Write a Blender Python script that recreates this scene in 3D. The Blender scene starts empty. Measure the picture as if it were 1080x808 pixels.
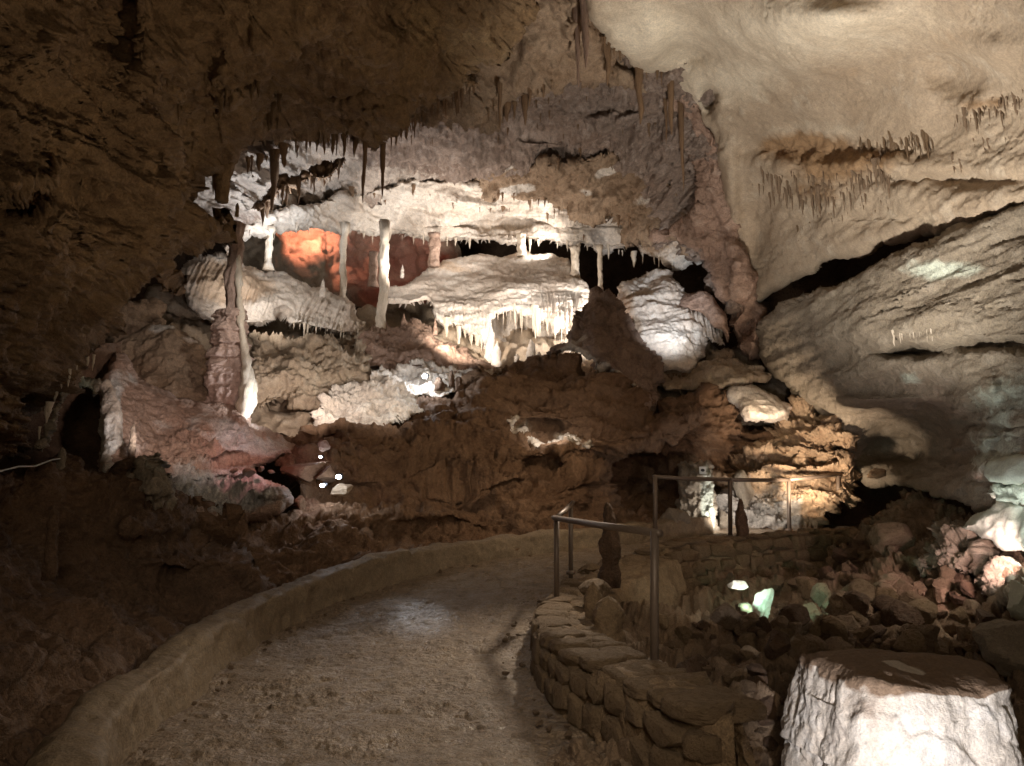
import bpy, bmesh, math, random
import numpy as np
from mathutils import Vector, Matrix
from mathutils.bvhtree import BVHTree

random.seed(7)
SC = bpy.context.scene
COL = SC.collection
R = math.radians

# ------------------------------------------------------------------ camera
PITCH = R(8.18)
CAM = np.array([0.0, 0.0, 1.6])
F = 800.0
cd = bpy.data.cameras.new('camera')
cd.sensor_width = 36.0
cd.lens = 36.0 * F / 1080.0
cd.clip_start = 0.05
cd.clip_end = 300
cam = bpy.data.objects.new('camera', cd)
COL.objects.link(cam)
cam.location = CAM
cam.rotation_euler = (R(90) + PITCH, 0, 0)
SC.camera = cam


def rays(u, v):
    u = np.asarray(u, float); v = np.asarray(v, float)
    cx = (u - 540) / F; cy = -(v - 404) / F
    d = np.stack([cx, math.cos(PITCH) - cy * math.sin(PITCH), math.sin(PITCH) + cy * math.cos(PITCH)], -1)
    return d / d[..., 1:2]


def at(u, v, Y):
    """real point at distance Y metres ahead seen in direction u, v"""
    return CAM + rays(u, v) * np.asarray(Y, float)[..., None]


def V(u, v, Y):
    return Vector(at(u, v, Y))


# ------------------------------------------------------------------ numpy noise
_rs = np.random.RandomState(3)
_perm = np.concatenate([_rs.permutation(256)] * 3).astype(np.int32)
_g = _rs.normal(size=(256, 3)); _g /= np.linalg.norm(_g, axis=1)[:, None]; _g = _g.astype(np.float32)
_rp = _rs.rand(256, 3)


def _h(i, j, k):
    return _perm[_perm[_perm[i & 255] + (j & 255)] + (k & 255)]


def perlin(P):
    fl = np.floor(P); f = (P - fl).astype(np.float32); i = fl.astype(np.int32)
    x, y, z = f[:, 0], f[:, 1], f[:, 2]
    w = f * f * f * (f * (f * 6 - 15) + 10)
    i &= 255
    A0 = _perm[i[:, 0]]; A1 = _perm[i[:, 0] + 1]
    out = np.zeros(len(P), np.float32)
    for a, A in ((0, A0), (1, A1)):
        wa = w[:, 0] if a else 1 - w[:, 0]
        for b in (0, 1):
            B = _perm[A + i[:, 1] + b]; wb = wa * (w[:, 1] if b else 1 - w[:, 1])
            for c in (0, 1):
                g = _g[_perm[B + i[:, 2] + c]]
                d = g[:, 0] * (x - a) + g[:, 1] * (y - b) + g[:, 2] * (z - c)
                out += d * wb * (w[:, 2] if c else 1 - w[:, 2])
    return out * 1.5


def fbm(P, octv=5, gain=0.5, lac=2.03):
    s = 0; a = 1
    for o in range(octv):
        s = s + a * perlin(P + 17.3 * o); P = P * lac; a *= gain
    return s


def ridged(P, octv=5, gain=0.5):
    s = 0; a = 1
    for o in range(octv):
        s = s + a * (1 - 2.2 * np.abs(perlin(P + 9.1 * o))); P = P * 2.07; a *= gain
    return s / 2 - 0.35


def worley(P):
    i = np.floor(P).astype(int)
    f1 = np.full(len(P), 9.0); f2 = np.full(len(P), 9.0); cid = np.zeros(len(P), int)
    for a in (-1, 0, 1):
        for b in (-1, 0, 1):
            for c in (-1, 0, 1):
                h = _h(i[:, 0] + a, i[:, 1] + b, i[:, 2] + c)
                q = i + np.array([a, b, c]) + _rp[h]
                d = np.linalg.norm(q - P, axis=1)
                n = d < f1
                f2 = np.where(n, f1, np.minimum(f2, d)); cid = np.where(n, h, cid); f1 = np.where(n, d, f1)
    return f1, f2, cid


def displacement(P, specs):
    t = np.zeros(len(P))
    for sp in specs:
        kind, amp, sc = sp[0], sp[1], sp[2]
        sc = np.array(sc, float) if isinstance(sc, (tuple, list)) else float(sc)
        Q = P / sc
        if kind == 'fbm':
            t += amp * fbm(Q, sp[3] if len(sp) > 3 else 5)
        elif kind == 'ridge':
            t += amp * ridged(Q, sp[3] if len(sp) > 3 else 5)
        elif kind == 'cell':                     # broken blocks with cracks between them
            W = Q + 0.35 * np.stack([perlin(Q * 1.7 + 5), perlin(Q * 1.7 + 31), perlin(Q * 1.7 + 77)], 1)
            f1, f2, cid = worley(W)
            t += amp * (np.clip((f2 - f1) * 4, 0, 1) - 1 + 1.1 * (_rp[cid, 0] - 0.5) + 0.5 * (0.5 - f1))
        elif kind == 'strata':                   # bedding ledges: sc = thickness, sp[3] = bedding normal
            n = np.array(sp[3], float); n /= np.linalg.norm(n)
            c = P @ n / sc + 0.55 * fbm(P / (sc * 5), 4)
            k = np.floor(c); fr = c - k
            rnd = np.sin(k * 12.99) * 43758.5; rnd -= np.floor(rnd)
            t += amp * ((0.4 + 0.6 * rnd) * (fr ** 0.6 - np.clip((fr - 0.86) / 0.14, 0, 1) * 1.0) - 0.4)
        elif kind == 'flake':                    # thin sheets with sharp broken edges
            n = fbm(Q, 6, 0.55) * (sp[3] if len(sp) > 3 else 3)
            k = np.floor(n); fr = n - k
            t += amp * (k + np.clip((fr - 0.88) / 0.12, 0, 1) + 0.25 * fr)
        elif kind == 'crack':
            n = fbm(Q, 5, 0.55); w_ = sp[3] if len(sp) > 3 else 0.03
            m_ = np.clip(0.5 + 1.6 * perlin(Q * 0.6 + 40), 0, 1)
            t += -amp * np.exp(-(n / w_) ** 2) * m_
        elif kind == 'flute':
            W = Q.copy(); W[:, 2] += 0.3 * fbm(Q * 0.5, 2)
            t += amp * (0.75 - 2.6 * np.abs(perlin(W)) - 0.9 * np.abs(perlin(W * np.array([2.1, 2.1, 1.3]) + 7)))
        elif kind == 'facet':                    # angular broken faces, each tilted its own way
            W = Q + 0.25 * np.stack([perlin(Q * 1.3 + 5), perlin(Q * 1.3 + 31), perlin(Q * 1.3 + 77)], 1)
            i0 = np.floor(W).astype(int); best = np.full(len(W), 9.0); sec = np.full(len(W), 9.0); off = np.zeros_like(W); cid = np.zeros(len(W), int)
            for a in (-1, 0, 1):
                for b in (-1, 0, 1):
                    for c in (-1, 0, 1):
                        ij = i0 + np.array([a, b, c]); h = _h(ij[:, 0], ij[:, 1], ij[:, 2])
                        q = ij + _rp[h]; dv = W - q; d = np.abs(dv).sum(1) * 0.5 + 0.5 * np.linalg.norm(dv, axis=1)
                        m = d < best
                        sec = np.where(m, best, np.minimum(sec, d)); off[m] = dv[m]; cid[m] = h[m]; best = np.where(m, d, best)
            hh = (off * _g[(cid * 7 + 3) & 255]).sum(1) * 1.5 + 1.3 * (_rp[cid, 1] - 0.5)
            t += amp * (hh * np.clip((sec - best) * 9, 0, 1) - 0.45 * np.exp(-((sec - best) / 0.06) ** 2))
        elif kind == 'pits':
            t += -amp * np.clip(fbm(Q, 3) - 0.15, 0, 1) * 2.5
    return t


# ------------------------------------------------------------------ materials
def rock_mat(name, ca, cb, cc, s=1.0, bump=0.6, rough=0.75, fine=1.0, tint=None, seed=0.0, grain=0.5, stretch=(1, 1, 1), spec=0.35, tint2=None, rlo=0.2, rhi=0.15, tr=(0.35, 0.6)):
    m = bpy.data.materials.new(name); m.use_nodes = True
    nt = m.node_tree; N = nt.nodes; L = nt.links
    b = N['Principled BSDF']
    tc = N.new('ShaderNodeTexCoord')
    mp = N.new('ShaderNodeMapping'); mp.inputs['Location'].default_value = (seed, seed * 1.7, seed * .6)
    mp.inputs['Scale'].default_value = stretch
    L.new(tc.outputs['Object'], mp.inputs['Vector'])

    def noise(sc, det, ro=0.55, dist=0.0):
        n = N.new('ShaderNodeTexNoise'); n.inputs['Scale'].default_value = sc; n.inputs['Detail'].default_value = det
        n.inputs['Roughness'].default_value = ro; n.inputs['Distortion'].default_value = dist
        L.new(mp.outputs[0], n.inputs['Vector']); return n

    def ramp(src, lo, hi):
        r = N.new('ShaderNodeMapRange'); r.inputs['From Min'].default_value = lo; r.inputs['From Max'].default_value = hi
        L.new(src, r.inputs['Value']); return r.outputs[0]

    def mix(fac, a, c, mode='MIX'):
        x = N.new('ShaderNodeMix'); x.data_type = 'RGBA'; x.blend_type = mode
        if hasattr(fac, 'node'): L.new(fac, x.inputs[0])
        else: x.inputs[0].default_value = fac
        for s_, k in ((a, 6), (c, 7)):
            if hasattr(s_, 'node'): L.new(s_, x.inputs[k])
            else: x.inputs[k].default_value = (*s_, 1)
        return x.outputs[2]
    n1 = noise(0.55 * s, 4, 0.6, 0.4)
    n2 = noise(2.6 * s, 6, 0.65, 0.15)
    n3 = noise(14 * s, 4, 0.7)
    c = mix(ramp(n1.outputs[0], 0.36, 0.64), ca, cb)
    c = mix(ramp(n2.outputs[0], 0.52, 0.72), c, cc)
    if tint is not None:
        at_ = N.new('ShaderNodeAttribute'); at_.attribute_name = 'mineral_and_light'
        ad = N.new('ShaderNodeMath'); ad.operation = 'MULTIPLY_ADD'
        L.new(n2.outputs[0], ad.inputs[0]); ad.inputs[1].default_value = 0.9; 
        sb = N.new('ShaderNodeMath'); sb.operation = 'SUBTRACT'; L.new(at_.outputs['Fac'], sb.inputs[0]); sb.inputs[1].default_value = 0.45
        L.new(sb.outputs[0], ad.inputs[2])
        c = mix(ramp(ad.outputs[0], tr[0], tr[1]), c, tint)
    if tint2 is not None:
        at2 = N.new('ShaderNodeAttribute'); at2.attribute_name = 'rust'
        a2 = N.new('ShaderNodeMath'); a2.operation = 'MULTIPLY_ADD'; L.new(n2.outputs[0], a2.inputs[0]); a2.inputs[1].default_value = 1.2
        s2 = N.new('ShaderNodeMath'); s2.operation = 'SUBTRACT'; L.new(at2.outputs['Fac'], s2.inputs[0]); s2.inputs[1].default_value = 0.6; L.new(s2.outputs[0], a2.inputs[2])
        c = mix(ramp(a2.outputs[0], 0.3, 0.65), c, tint2)
    g = mix(ramp(n3.outputs[0], 0.3, 0.75), tuple([1 - 0.55 * grain] * 3), (1.12, 1.1, 1.06))
    c = mix(1.0, c, g, 'MULTIPLY')
    n4 = noise(48 * s, 2, 0.6)
    c = mix(1.0, c, mix(ramp(n4.outputs[0], 0.33, 0.6), tuple([1 - 0.5 * grain] * 3), (1.08, 1.07, 1.05)), 'MULTIPLY')
    ab = N.new('ShaderNodeMath'); ab.operation = 'SUBTRACT'; L.new(n2.outputs[0], ab.inputs[0]); ab.inputs[1].default_value = 0.5
    ab2 = N.new('ShaderNodeMath'); ab2.operation = 'ABSOLUTE'; L.new(ab.outputs[0], ab2.inputs[0])
    ck = N.new('ShaderNodeMapRange'); L.new(ab2.outputs[0], ck.inputs['Value']); ck.inputs['From Max'].default_value = 0.012
    ck.inputs['To Min'].default_value = 1.0; ck.inputs['To Max'].default_value = 0.0
    st = N.new('ShaderNodeMapRange'); st.interpolation_type = 'STEPPED'; st.inputs['Steps'].default_value = 9
    L.new(n2.outputs[0], st.inputs['Value']); st.inputs['From Min'].default_value = 0.25; st.inputs['From Max'].default_value = 0.75
    L.new(c, b.inputs['Base Color'])
    rr = N.new('ShaderNodeMapRange'); rr.inputs['To Min'].default_value = rough - rlo; rr.inputs['To Max'].default_value = min(1, rough + rhi)
    L.new(n2.outputs[0], rr.inputs['Value']); rr.inputs['From Min'].default_value = 0.35; rr.inputs['From Max'].default_value = 0.65
    L.new(rr.outputs[0], b.inputs['Roughness'])
    b.inputs['Specular IOR Level'].default_value = spec
    # relief of the grain
    m1 = N.new('ShaderNodeMath'); m1.operation = 'MULTIPLY_ADD'
    L.new(n2.outputs[0], m1.inputs[0]); m1.inputs[1].default_value = 1.6
    vm = N.new('ShaderNodeMath'); vm.operation = 'MULTIPLY_ADD'; L.new(ck.outputs[0], vm.inputs[0]); vm.inputs[1].default_value = -0.22 * fine
    vs_ = N.new('ShaderNodeMath'); vs_.operation = 'MULTIPLY'; L.new(st.outputs[0], vs_.inputs[0]); vs_.inputs[1].default_value = 0.35 * fine
    L.new(vs_.outputs[0], vm.inputs[2])
    L.new(vm.outputs[0], m1.inputs[2])
    m2 = N.new('ShaderNodeMath'); m2.operation = 'MULTIPLY_ADD'
    L.new(n3.outputs[0], m2.inputs[0]); m2.inputs[1].default_value = 0.55 * fine; L.new(m1.outputs[0], m2.inputs[2])
    bp = N.new('ShaderNodeBump'); bp.inputs['Strength'].default_value = bump; bp.inputs['Distance'].default_value = 0.12 / s
    L.new(m2.outputs[0], bp.inputs['Height']); L.new(bp.outputs[0], b.inputs['Normal'])
    return m


M = {}
M['near'] = rock_mat('brown_cave_rock', (0.20, 0.125, 0.066), (0.28, 0.18, 0.095), (0.11, 0.062, 0.034), 1.2, 0.7, 0.8, tint=(0.42, 0.3, 0.17))
M['purple'] = rock_mat('purple_brown_crust', (0.36, 0.28, 0.235), (0.27, 0.195, 0.155), (0.44, 0.37, 0.33), 1.6, 0.8, 0.85, tint=(0.66, 0.57, 0.50))
M['crust'] = rock_mat('tan_brown_crust', (0.30, 0.205, 0.135), (0.38, 0.275, 0.19), (0.20, 0.13, 0.085), 1.5, 0.6, 0.85, tint=(0.7, 0.64, 0.58))
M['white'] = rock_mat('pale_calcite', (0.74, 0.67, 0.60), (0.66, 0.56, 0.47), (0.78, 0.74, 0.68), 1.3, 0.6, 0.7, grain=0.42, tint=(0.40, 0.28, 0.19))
M['tan'] = rock_mat('tan_limestone', (0.42, 0.335, 0.25), (0.35, 0.27, 0.195), (0.47, 0.40, 0.32), 0.8, 0.26, 0.8, fine=0.2, grain=0.34, tint=(0.70, 0.62, 0.50), tint2=(0.30, 0.19, 0.105), tr=(0.12, 1.05))
M['grey'] = rock_mat('grey_tan_limestone', (0.31, 0.26, 0.20), (0.25, 0.205, 0.155), (0.37, 0.32, 0.26), 1.1, 0.5, 0.8, grain=0.45, tint=(0.56, 0.60, 0.52))
M['pink'] = rock_mat('pinkish_flowstone', (0.45, 0.31, 0.24), (0.38, 0.25, 0.19), (0.52, 0.39, 0.32), 1.1, 0.65, 0.7, grain=0.55, tint=(0.62, 0.6, 0.58))
M['clay'] = rock_mat('brown_clay_slope', (0.205, 0.118, 0.068), (0.28, 0.172, 0.104), (0.115, 0.064, 0.038), 1.4, 0.8, 0.8, tint=(0.6, 0.52, 0.42))
M['cone'] = rock_mat('red_brown_rock', (0.27, 0.185, 0.14), (0.34, 0.245, 0.195), (0.18, 0.115, 0.085), 1.6, 0.7, 0.8, tint=(0.66, 0.58, 0.5))
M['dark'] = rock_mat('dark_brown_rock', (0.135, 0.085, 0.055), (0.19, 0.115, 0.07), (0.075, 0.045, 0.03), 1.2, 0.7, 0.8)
M['orange'] = rock_mat('ochre_rock', (0.43, 0.285, 0.175), (0.50, 0.365, 0.245), (0.26, 0.155, 0.09), 1.5, 0.9, 0.85, tint=(0.5, 0.45, 0.4))
M['flow'] = rock_mat('white_flowstone', (0.76, 0.70, 0.64), (0.68, 0.58, 0.50), (0.80, 0.76, 0.70), 1.4, 0.5, 0.6, grain=0.38, spec=0.5, tint=(0.58, 0.45, 0.34))
M['shaft'] = rock_mat('red_brown_column', (0.50, 0.36, 0.30), (0.42, 0.29, 0.24), (0.58, 0.44, 0.38), 2.2, 0.5, 0.65, grain=0.4, stretch=(1, 1, 0.5))
M['drip'] = rock_mat('brown_dripstone', (0.24, 0.15, 0.09), (0.31, 0.2, 0.12), (0.14, 0.08, 0.05), 3.0, 0.5, 0.6, stretch=(1, 1, 0.35))
M['dripw'] = rock_mat('pale_dripstone', (0.70, 0.62, 0.52), (0.60, 0.5, 0.39), (0.78, 0.73, 0.66), 3.0, 0.4, 0.6, grain=0.3, stretch=(1, 1, 0.35))
M['block'] = rock_mat('chalky_boulder', (0.66, 0.61, 0.55), (0.56, 0.48, 0.40), (0.70, 0.67, 0.63), 1.6, 0.4, 0.85, grain=0.35, tint=(0.22, 0.15, 0.10))
M['rubble'] = rock_mat('rubble_stone', (0.24, 0.165, 0.105), (0.31, 0.22, 0.145), (0.15, 0.095, 0.06), 2.5, 0.7, 0.85)
M['stone'] = rock_mat('laid_stone', (0.26, 0.18, 0.105), (0.34, 0.24, 0.145), (0.16, 0.105, 0.062), 2.0, 0.7, 0.85)
M['conc'] = rock_mat('worn_concrete', (0.28, 0.215, 0.145), (0.235, 0.175, 0.115), (0.35, 0.275, 0.19), 1.5, 0.35, 0.75, grain=0.5)
M['path'] = rock_mat('damp_gritty_path', (0.33, 0.245, 0.17), (0.41, 0.31, 0.215), (0.21, 0.15, 0.10), 1.8, 0.8, 0.52, fine=1.2, grain=0.65, spec=0.55, rlo=0.26, rhi=0.2)
M['rust'] = rock_mat('rusty_crust', (0.36, 0.25, 0.155), (0.29, 0.185, 0.105), (0.44, 0.35, 0.26), 1.8, 0.7, 0.85, tint=(0.5, 0.42, 0.32), stretch=(1, 1, 0.6))
M['teal'] = rock_mat('pale_green_grey_stone', (0.5, 0.54, 0.47), (0.44, 0.47, 0.40), (0.58, 0.62, 0.56), 1.0, 0.2, 0.7, grain=0.2)


def plain_mat(name, col, rough=0.5, metal=0.0, emit=None, es=0.0):
    m = bpy.data.materials.new(name); m.use_nodes = True
    nt = m.node_tree; b = nt.nodes['Principled BSDF']
    n = nt.nodes.new('ShaderNodeTexNoise'); n.inputs['Scale'].default_value = 35; n.inputs['Detail'].default_value = 6
    r = nt.nodes.new('ShaderNodeValToRGB')
    r.color_ramp.elements[0].position = 0.3; r.color_ramp.elements[1].position = 0.7
    r.color_ramp.elements[0].color = (*[c * 0.6 for c in col], 1); r.color_ramp.elements[1].color = (*col, 1)
    nt.links.new(n.outputs[0], r.inputs[0]); nt.links.new(r.outputs[0], b.inputs['Base Color'])
    b.inputs['Roughness'].default_value = rough; b.inputs['Metallic'].default_value = metal
    if emit:
        b.inputs['Emission Color'].default_value = (*emit, 1); b.inputs['Emission Strength'].default_value = es
    return m


M['steel'] = plain_mat('brown_painted_pipe', (0.21, 0.155, 0.115), 0.5, 0.25)
M['plate'] = plain_mat('white_plate', (0.7, 0.7, 0.66), 0.5)
M['black'] = plain_mat('black_paint', (0.02, 0.02, 0.02), 0.6)
M['lampbody'] = plain_mat('lamp_casing', (0.06, 0.06, 0.065), 0.4, 0.6)
M['glow'] = plain_mat('lamp_glass', (0.9, 0.9, 0.9), 0.2, 0, (0.75, 0.86, 1.0), 25)
M['cable'] = plain_mat('pale_cable', (0.55, 0.55, 0.52), 0.5)


# ------------------------------------------------------------------ objects
def tag(o, label=None, cat=None, group=None, kind=None):
    if label: o['label'] = label
    if cat: o['category'] = cat
    if group: o['group'] = group
    if kind: o['kind'] = kind
    return o


def mesh_obj(name, verts, faces, mat, parent=None, smooth=True, attr=None, attr2=None):
    me = bpy.data.meshes.new(name)
    if isinstance(faces, np.ndarray):
        me.vertices.add(len(verts)); me.vertices.foreach_set('co', np.asarray(verts, np.float32).ravel())
        nf = len(faces); me.loops.add(nf * 4); me.polygons.add(nf)
        me.loops.foreach_set('vertex_index', faces.astype(np.int32).ravel())
        me.polygons.foreach_set('loop_start', np.arange(0, nf * 4, 4, dtype=np.int32))
        me.update(calc_edges=True)
    else:
        me.from_pydata([tuple(p) for p in verts], [], [tuple(f) for f in faces])
    if attr is not None:
        a = me.attributes.new('mineral_and_light', 'FLOAT', 'POINT'); a.data.foreach_set('value', np.asarray(attr, np.float32))
    if attr2 is not None:
        a = me.attributes.new('rust', 'FLOAT', 'POINT'); a.data.foreach_set('value', np.asarray(attr2, np.float32))
    me.materials.append(mat)
    me.polygons.foreach_set('use_smooth', [smooth] * len(me.polygons))
    me.update()
    o = bpy.data.objects.new(name, me); COL.objects.link(o)
    if parent: o.parent = parent
    return o


def empty(name, loc, label, cat, group=None):
    o = bpy.data.objects.new(name, None); COL.objects.link(o); o.location = loc; o.empty_display_size = 0.2
    tag(o, label, cat, group); return o


def poly_sdf(px, py, poly):
    d = np.full(px.shape, 1e9); near = np.zeros(px.shape + (2,)); ins = np.zeros(px.shape, bool)
    n = len(poly)
    for i in range(n):
        x0, y0 = poly[i]; x1, y1 = poly[(i + 1) % n]
        ex, ey = x1 - x0, y1 - y0
        L2 = ex * ex + ey * ey + 1e-9
        t = np.clip(((px - x0) * ex + (py - y0) * ey) / L2, 0, 1)
        qx, qy = x0 + t * ex, y0 + t * ey
        dd = np.hypot(px - qx, py - qy)
        m = dd < d
        d = np.where(m, dd, d); near[m, 0] = qx[m]; near[m, 1] = qy[m]
        if abs(ey) > 1e-12:
            c = ((y0 <= py) & (y1 > py)) | ((y1 <= py) & (y0 > py))
            ins ^= c & (px < x0 + (py - y0) / ey * ex)
    return np.where(ins, d, -d), near


def tps(ctrl):
    c = np.array(ctrl, float); x = c[:, :2] / 800; y = 1 / c[:, 2]
    n = len(c); r = np.linalg.norm(x[:, None] - x[None], axis=2)
    K = np.where(r > 0, r * r * np.log(r + 1e-12), 0) + np.eye(n) * 2e-4
    A = np.zeros((n + 3, n + 3)); A[:n, :n] = K; A[:n, n] = 1; A[:n, n + 1:] = x; A[n, :n] = 1; A[n + 1:, :n] = x.T
    A += np.eye(n + 3) * 1e-10
    w = np.linalg.solve(A, np.concatenate([y, [0, 0, 0]]))
    lo, hi = y.min() * 0.9, y.max() * 1.12

    def f(u, v):
        q = np.stack([np.asarray(u, float).ravel(), np.asarray(v, float).ravel()], 1) / 800
        o = w[n] + q @ w[n + 1:]
        for i in range(n):
            rr = np.linalg.norm(q - x[i], axis=1)
            o = o + w[i] * np.where(rr > 0, rr * rr * np.log(rr + 1e-12), 0)
        return (1 / np.clip(o, lo, hi)).reshape(np.shape(u))
    return f


ROCKS = {}


class Relief:
    """A rock mass: its outline and distances give a curved front, broken up by 3-D noise, rounded at the
    rim and carried back into a solid of real thickness."""
    def __init__(s, name, outline, ctrl, mat, step=2.5, disp=(), bumps=(), rim=0.5, rimpx=18, back=1.2, rough=3.0,
                 tint=None, key=None, parent=None, smooth=True, seed=0, extra=(), tint2=None):
        rng = np.random.RandomState(seed + len(ROCKS))
        # ragged outline
        pts = []
        o = np.array(outline, float); n = len(o)
        for i in range(n):
            a, b = o[i], o[(i + 1) % n]
            k = max(1, int(np.linalg.norm(b - a) / 5))
            for j in range(k):
                pts.append(a + (b - a) * j / k)
        pts = np.array(pts)
        if rough > 0:
            q = np.column_stack([pts / 26.0, np.full(len(pts), seed * 3.3 + 0.7)])
            q2 = q + 50
            pts = pts + rough * np.column_stack([fbm(q, 4, 0.6), fbm(q2, 4, 0.6)])
        u0, v0 = pts.min(0) - step; u1, v1 = pts.max(0) + step
        us = np.arange(u0, u1 + step, step); vs = np.arange(v0, v1 + step, step)
        U, W = np.meshgrid(us, vs)
        cs = 8                                   # far inside or outside only a coarse answer is needed
        sdc, _ = poly_sdf(U[::cs, ::cs], W[::cs, ::cs], pts[::2])
        sdu = np.repeat(np.repeat(sdc, cs, 0), cs, 1)[:U.shape[0], :U.shape[1]]
        need = np.abs(sdu) < max(rimpx, 4) + cs * step * 1.5
        sd = sdu.copy(); near = np.zeros(U.shape + (2,))
        sd[need], near[need] = poly_sdf(U[need], W[need], pts)
        keep = sd > -step * 1.1
        out = keep & (sd < 0)
        U = np.where(out, near[..., 0], U); W = np.where(out, near[..., 1], W)
        sd = np.maximum(sd, 0)
        s.f = tps(ctrl)
        Y = s.f(U, W)
        for bu, bv, ru, rv, dy in bumps:
            Y = Y + dy * np.exp(-((U - bu) / ru) ** 2 - ((W - bv) / rv) ** 2)
        if rim > 0:
            t = 1 - np.clip(sd / rimpx, 0, 1)
            Y = Y + rim * (1 - np.sqrt(np.clip(1 - t * t, 0, 1)))
        P = at(U, W, Y)
        gu = np.gradient(P, axis=1); gv = np.gradient(P, axis=0)
        nr = np.cross(gu, gv); nr /= np.linalg.norm(nr, axis=2)[..., None] + 1e-9
        rd = rays(U, W); rd = rd / np.linalg.norm(rd, axis=2)[..., None]
        flip = (nr * rd).sum(2) > 0
        nr[flip] *= -1
        nr = nr - 0.35 * rd; nr /= np.linalg.norm(nr, axis=2)[..., None]
        idx = np.full(U.shape, -1); ids = np.argwhere(keep)
        idx[keep] = np.arange(len(ids))
        Pk = P[keep]; nk = nr[keep]
        if disp:
            dd_ = displacement(Pk, disp)
            for specs, blobs in extra:           # rougher or smoother areas of the same rock
                wgt = np.zeros(len(Pk))
                for bu, bv, ru, rv in blobs:
                    wgt = np.maximum(wgt, np.exp(-(((U[keep] - bu) / ru) ** 2 + ((W[keep] - bv) / rv) ** 2) ** 2))
                dd_ = dd_ + wgt * displacement(Pk, specs)
            Pk = Pk + nk * dd_[:, None]
        a, b, c, d = idx[:-1, :-1], idx[:-1, 1:], idx[1:, 1:], idx[1:, :-1]
        ok = (a >= 0) & (b >= 0) & (c >= 0) & (d >= 0)
        # drop cells wholly on the snapped fringe
        inn = (sd > 0)
        ok &= inn[:-1, :-1] | inn[:-1, 1:] | inn[1:, 1:] | inn[1:, :-1]
        faces = np.stack([a[ok], d[ok], c[ok], b[ok]], 1)
        # rim: carry the edge back along the line of sight and outward a little
        e = np.concatenate([faces[:, [0, 1]], faces[:, [1, 2]], faces[:, [2, 3]], faces[:, [3, 0]]])
        es = np.sort(e, 1); kk = es[:, 0].astype(np.int64) * 10000000 + es[:, 1]
        uq, first, cnt = np.unique(kk, return_index=True, return_counts=True)
        be = e[first[cnt == 1]]
        bv = np.unique(be)
        mp = np.zeros(len(Pk), int); mp[bv] = len(Pk) + np.arange(len(bv))
        rk = rd[keep]
        ext = Pk[bv] + rk[bv] * back
        faces = np.concatenate([faces, np.stack([be[:, 1], be[:, 0], mp[be[:, 0]], mp[be[:, 1]]], 1)])
        verts = np.concatenate([Pk, ext])
        used = np.zeros(len(verts), bool); used[faces.ravel()] = True
        rem = np.cumsum(used) - 1
        def blobs_attr(tt):
            if not tt: return None
            t = np.zeros(len(Pk)); Uk, Wk = U[keep], W[keep]
            for bu, bv_, ru, rv, w in tt:
                t += w * np.exp(-((Uk - bu) / ru) ** 2 - ((Wk - bv_) / rv) ** 2)
            return np.concatenate([t, t[bv]])[used]
        attr = blobs_attr(tint); attr2 = blobs_attr(tint2)
        faces = rem[faces]
        verts = verts[used]
        s.verts, s.faces = verts, faces
        s.o = mesh_obj(name, verts, faces, mat, parent, smooth, attr, attr2)
        s.bvh = None
        ROCKS[key or s.o.name] = s

    def hit(s, u, v):
        if s.bvh is None:
            s.bvh = BVHTree.FromPolygons(s.verts.tolist(), s.faces.tolist())
        d = Vector(rays(u, v)).normalized()
        h = s.bvh.ray_cast(Vector(CAM), d)
        if h[0] is not None:
            return h[0]
        return None

    def near(s, u, v):
        h = s.hit(u, v)
        return h if h is not None else Vector(at(u, v, float(s.f(np.array([u]), np.array([v]))[0])))


def structure(name, *a, **k):
    r = Relief(name, *a, **k); tag(r.o, kind='structure'); return r


def rock_thing(name, label, cat, *a, group=None, **k):
    r = Relief(name, *a, **k); tag(r.o, label, cat, group); return r


def lathe_mesh(profile, sides=10, axis_wobble=0.0, rnd=None, lumps=0.0, flutes=0, fl_amp=0.0, disp=None):
    """profile: list of (z, r); returns verts, faces (closed top and bottom)"""
    rnd = rnd or random
    ph = rnd.random() * 50
    pr = np.array(profile, float); n = len(pr)
    z = pr[:, 0]; o1 = np.ones(n)
    ox = axis_wobble * perlin(np.stack([z * 2.1 + ph, o1 * .3, o1 * .7], 1)); oy = axis_wobble * perlin(np.stack([z * 2.1 + ph, o1 * 5.3, o1 * .7], 1))
    a = np.arange(sides) * 2 * math.pi / sides
    Z = np.repeat(z, sides); Rr = np.repeat(pr[:, 1], sides); A = np.tile(a, n)
    k = np.ones(len(Z))
    if lumps:
        rm = max(0.02, 2.2 * pr[n // 2, 1])
        k += lumps * fbm(np.stack([np.cos(A) * 1.3 + ph, np.sin(A) * 1.3, Z / rm], 1), 4)
    if flutes: k += fl_amp * np.sin(A * flutes + 2 * np.sin(Z * 3 + ph))
    P = np.stack([np.repeat(ox, sides) + Rr * k * np.cos(A), np.repeat(oy, sides) + Rr * k * np.sin(A), Z], 1)
    if disp: P = P + np.stack([np.cos(A), np.sin(A), 0 * A], 1) * displacement(P + ph, disp)[:, None]
    F_ = []
    for i in range(n - 1):
        for j in range(sides):
            j2 = (j + 1) % sides
            F_.append((i * sides + j, i * sides + j2, (i + 1) * sides + j2, (i + 1) * sides + j))
    F_.append(tuple(range(sides))[::-1]); F_.append(tuple((n - 1) * sides + j for j in range(sides)))
    return P.tolist(), F_


def lathe_obj(name, loc, profile, mat, parent=None, **k):
    v, f = lathe_mesh(profile, **k)
    o = mesh_obj(name, v, f, mat, parent)
    o.location = loc
    return o


# prototypes of stalactites hanging from z=0 down to -1, base radius about 1 (scaled later)
PROTO = {}


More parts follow.
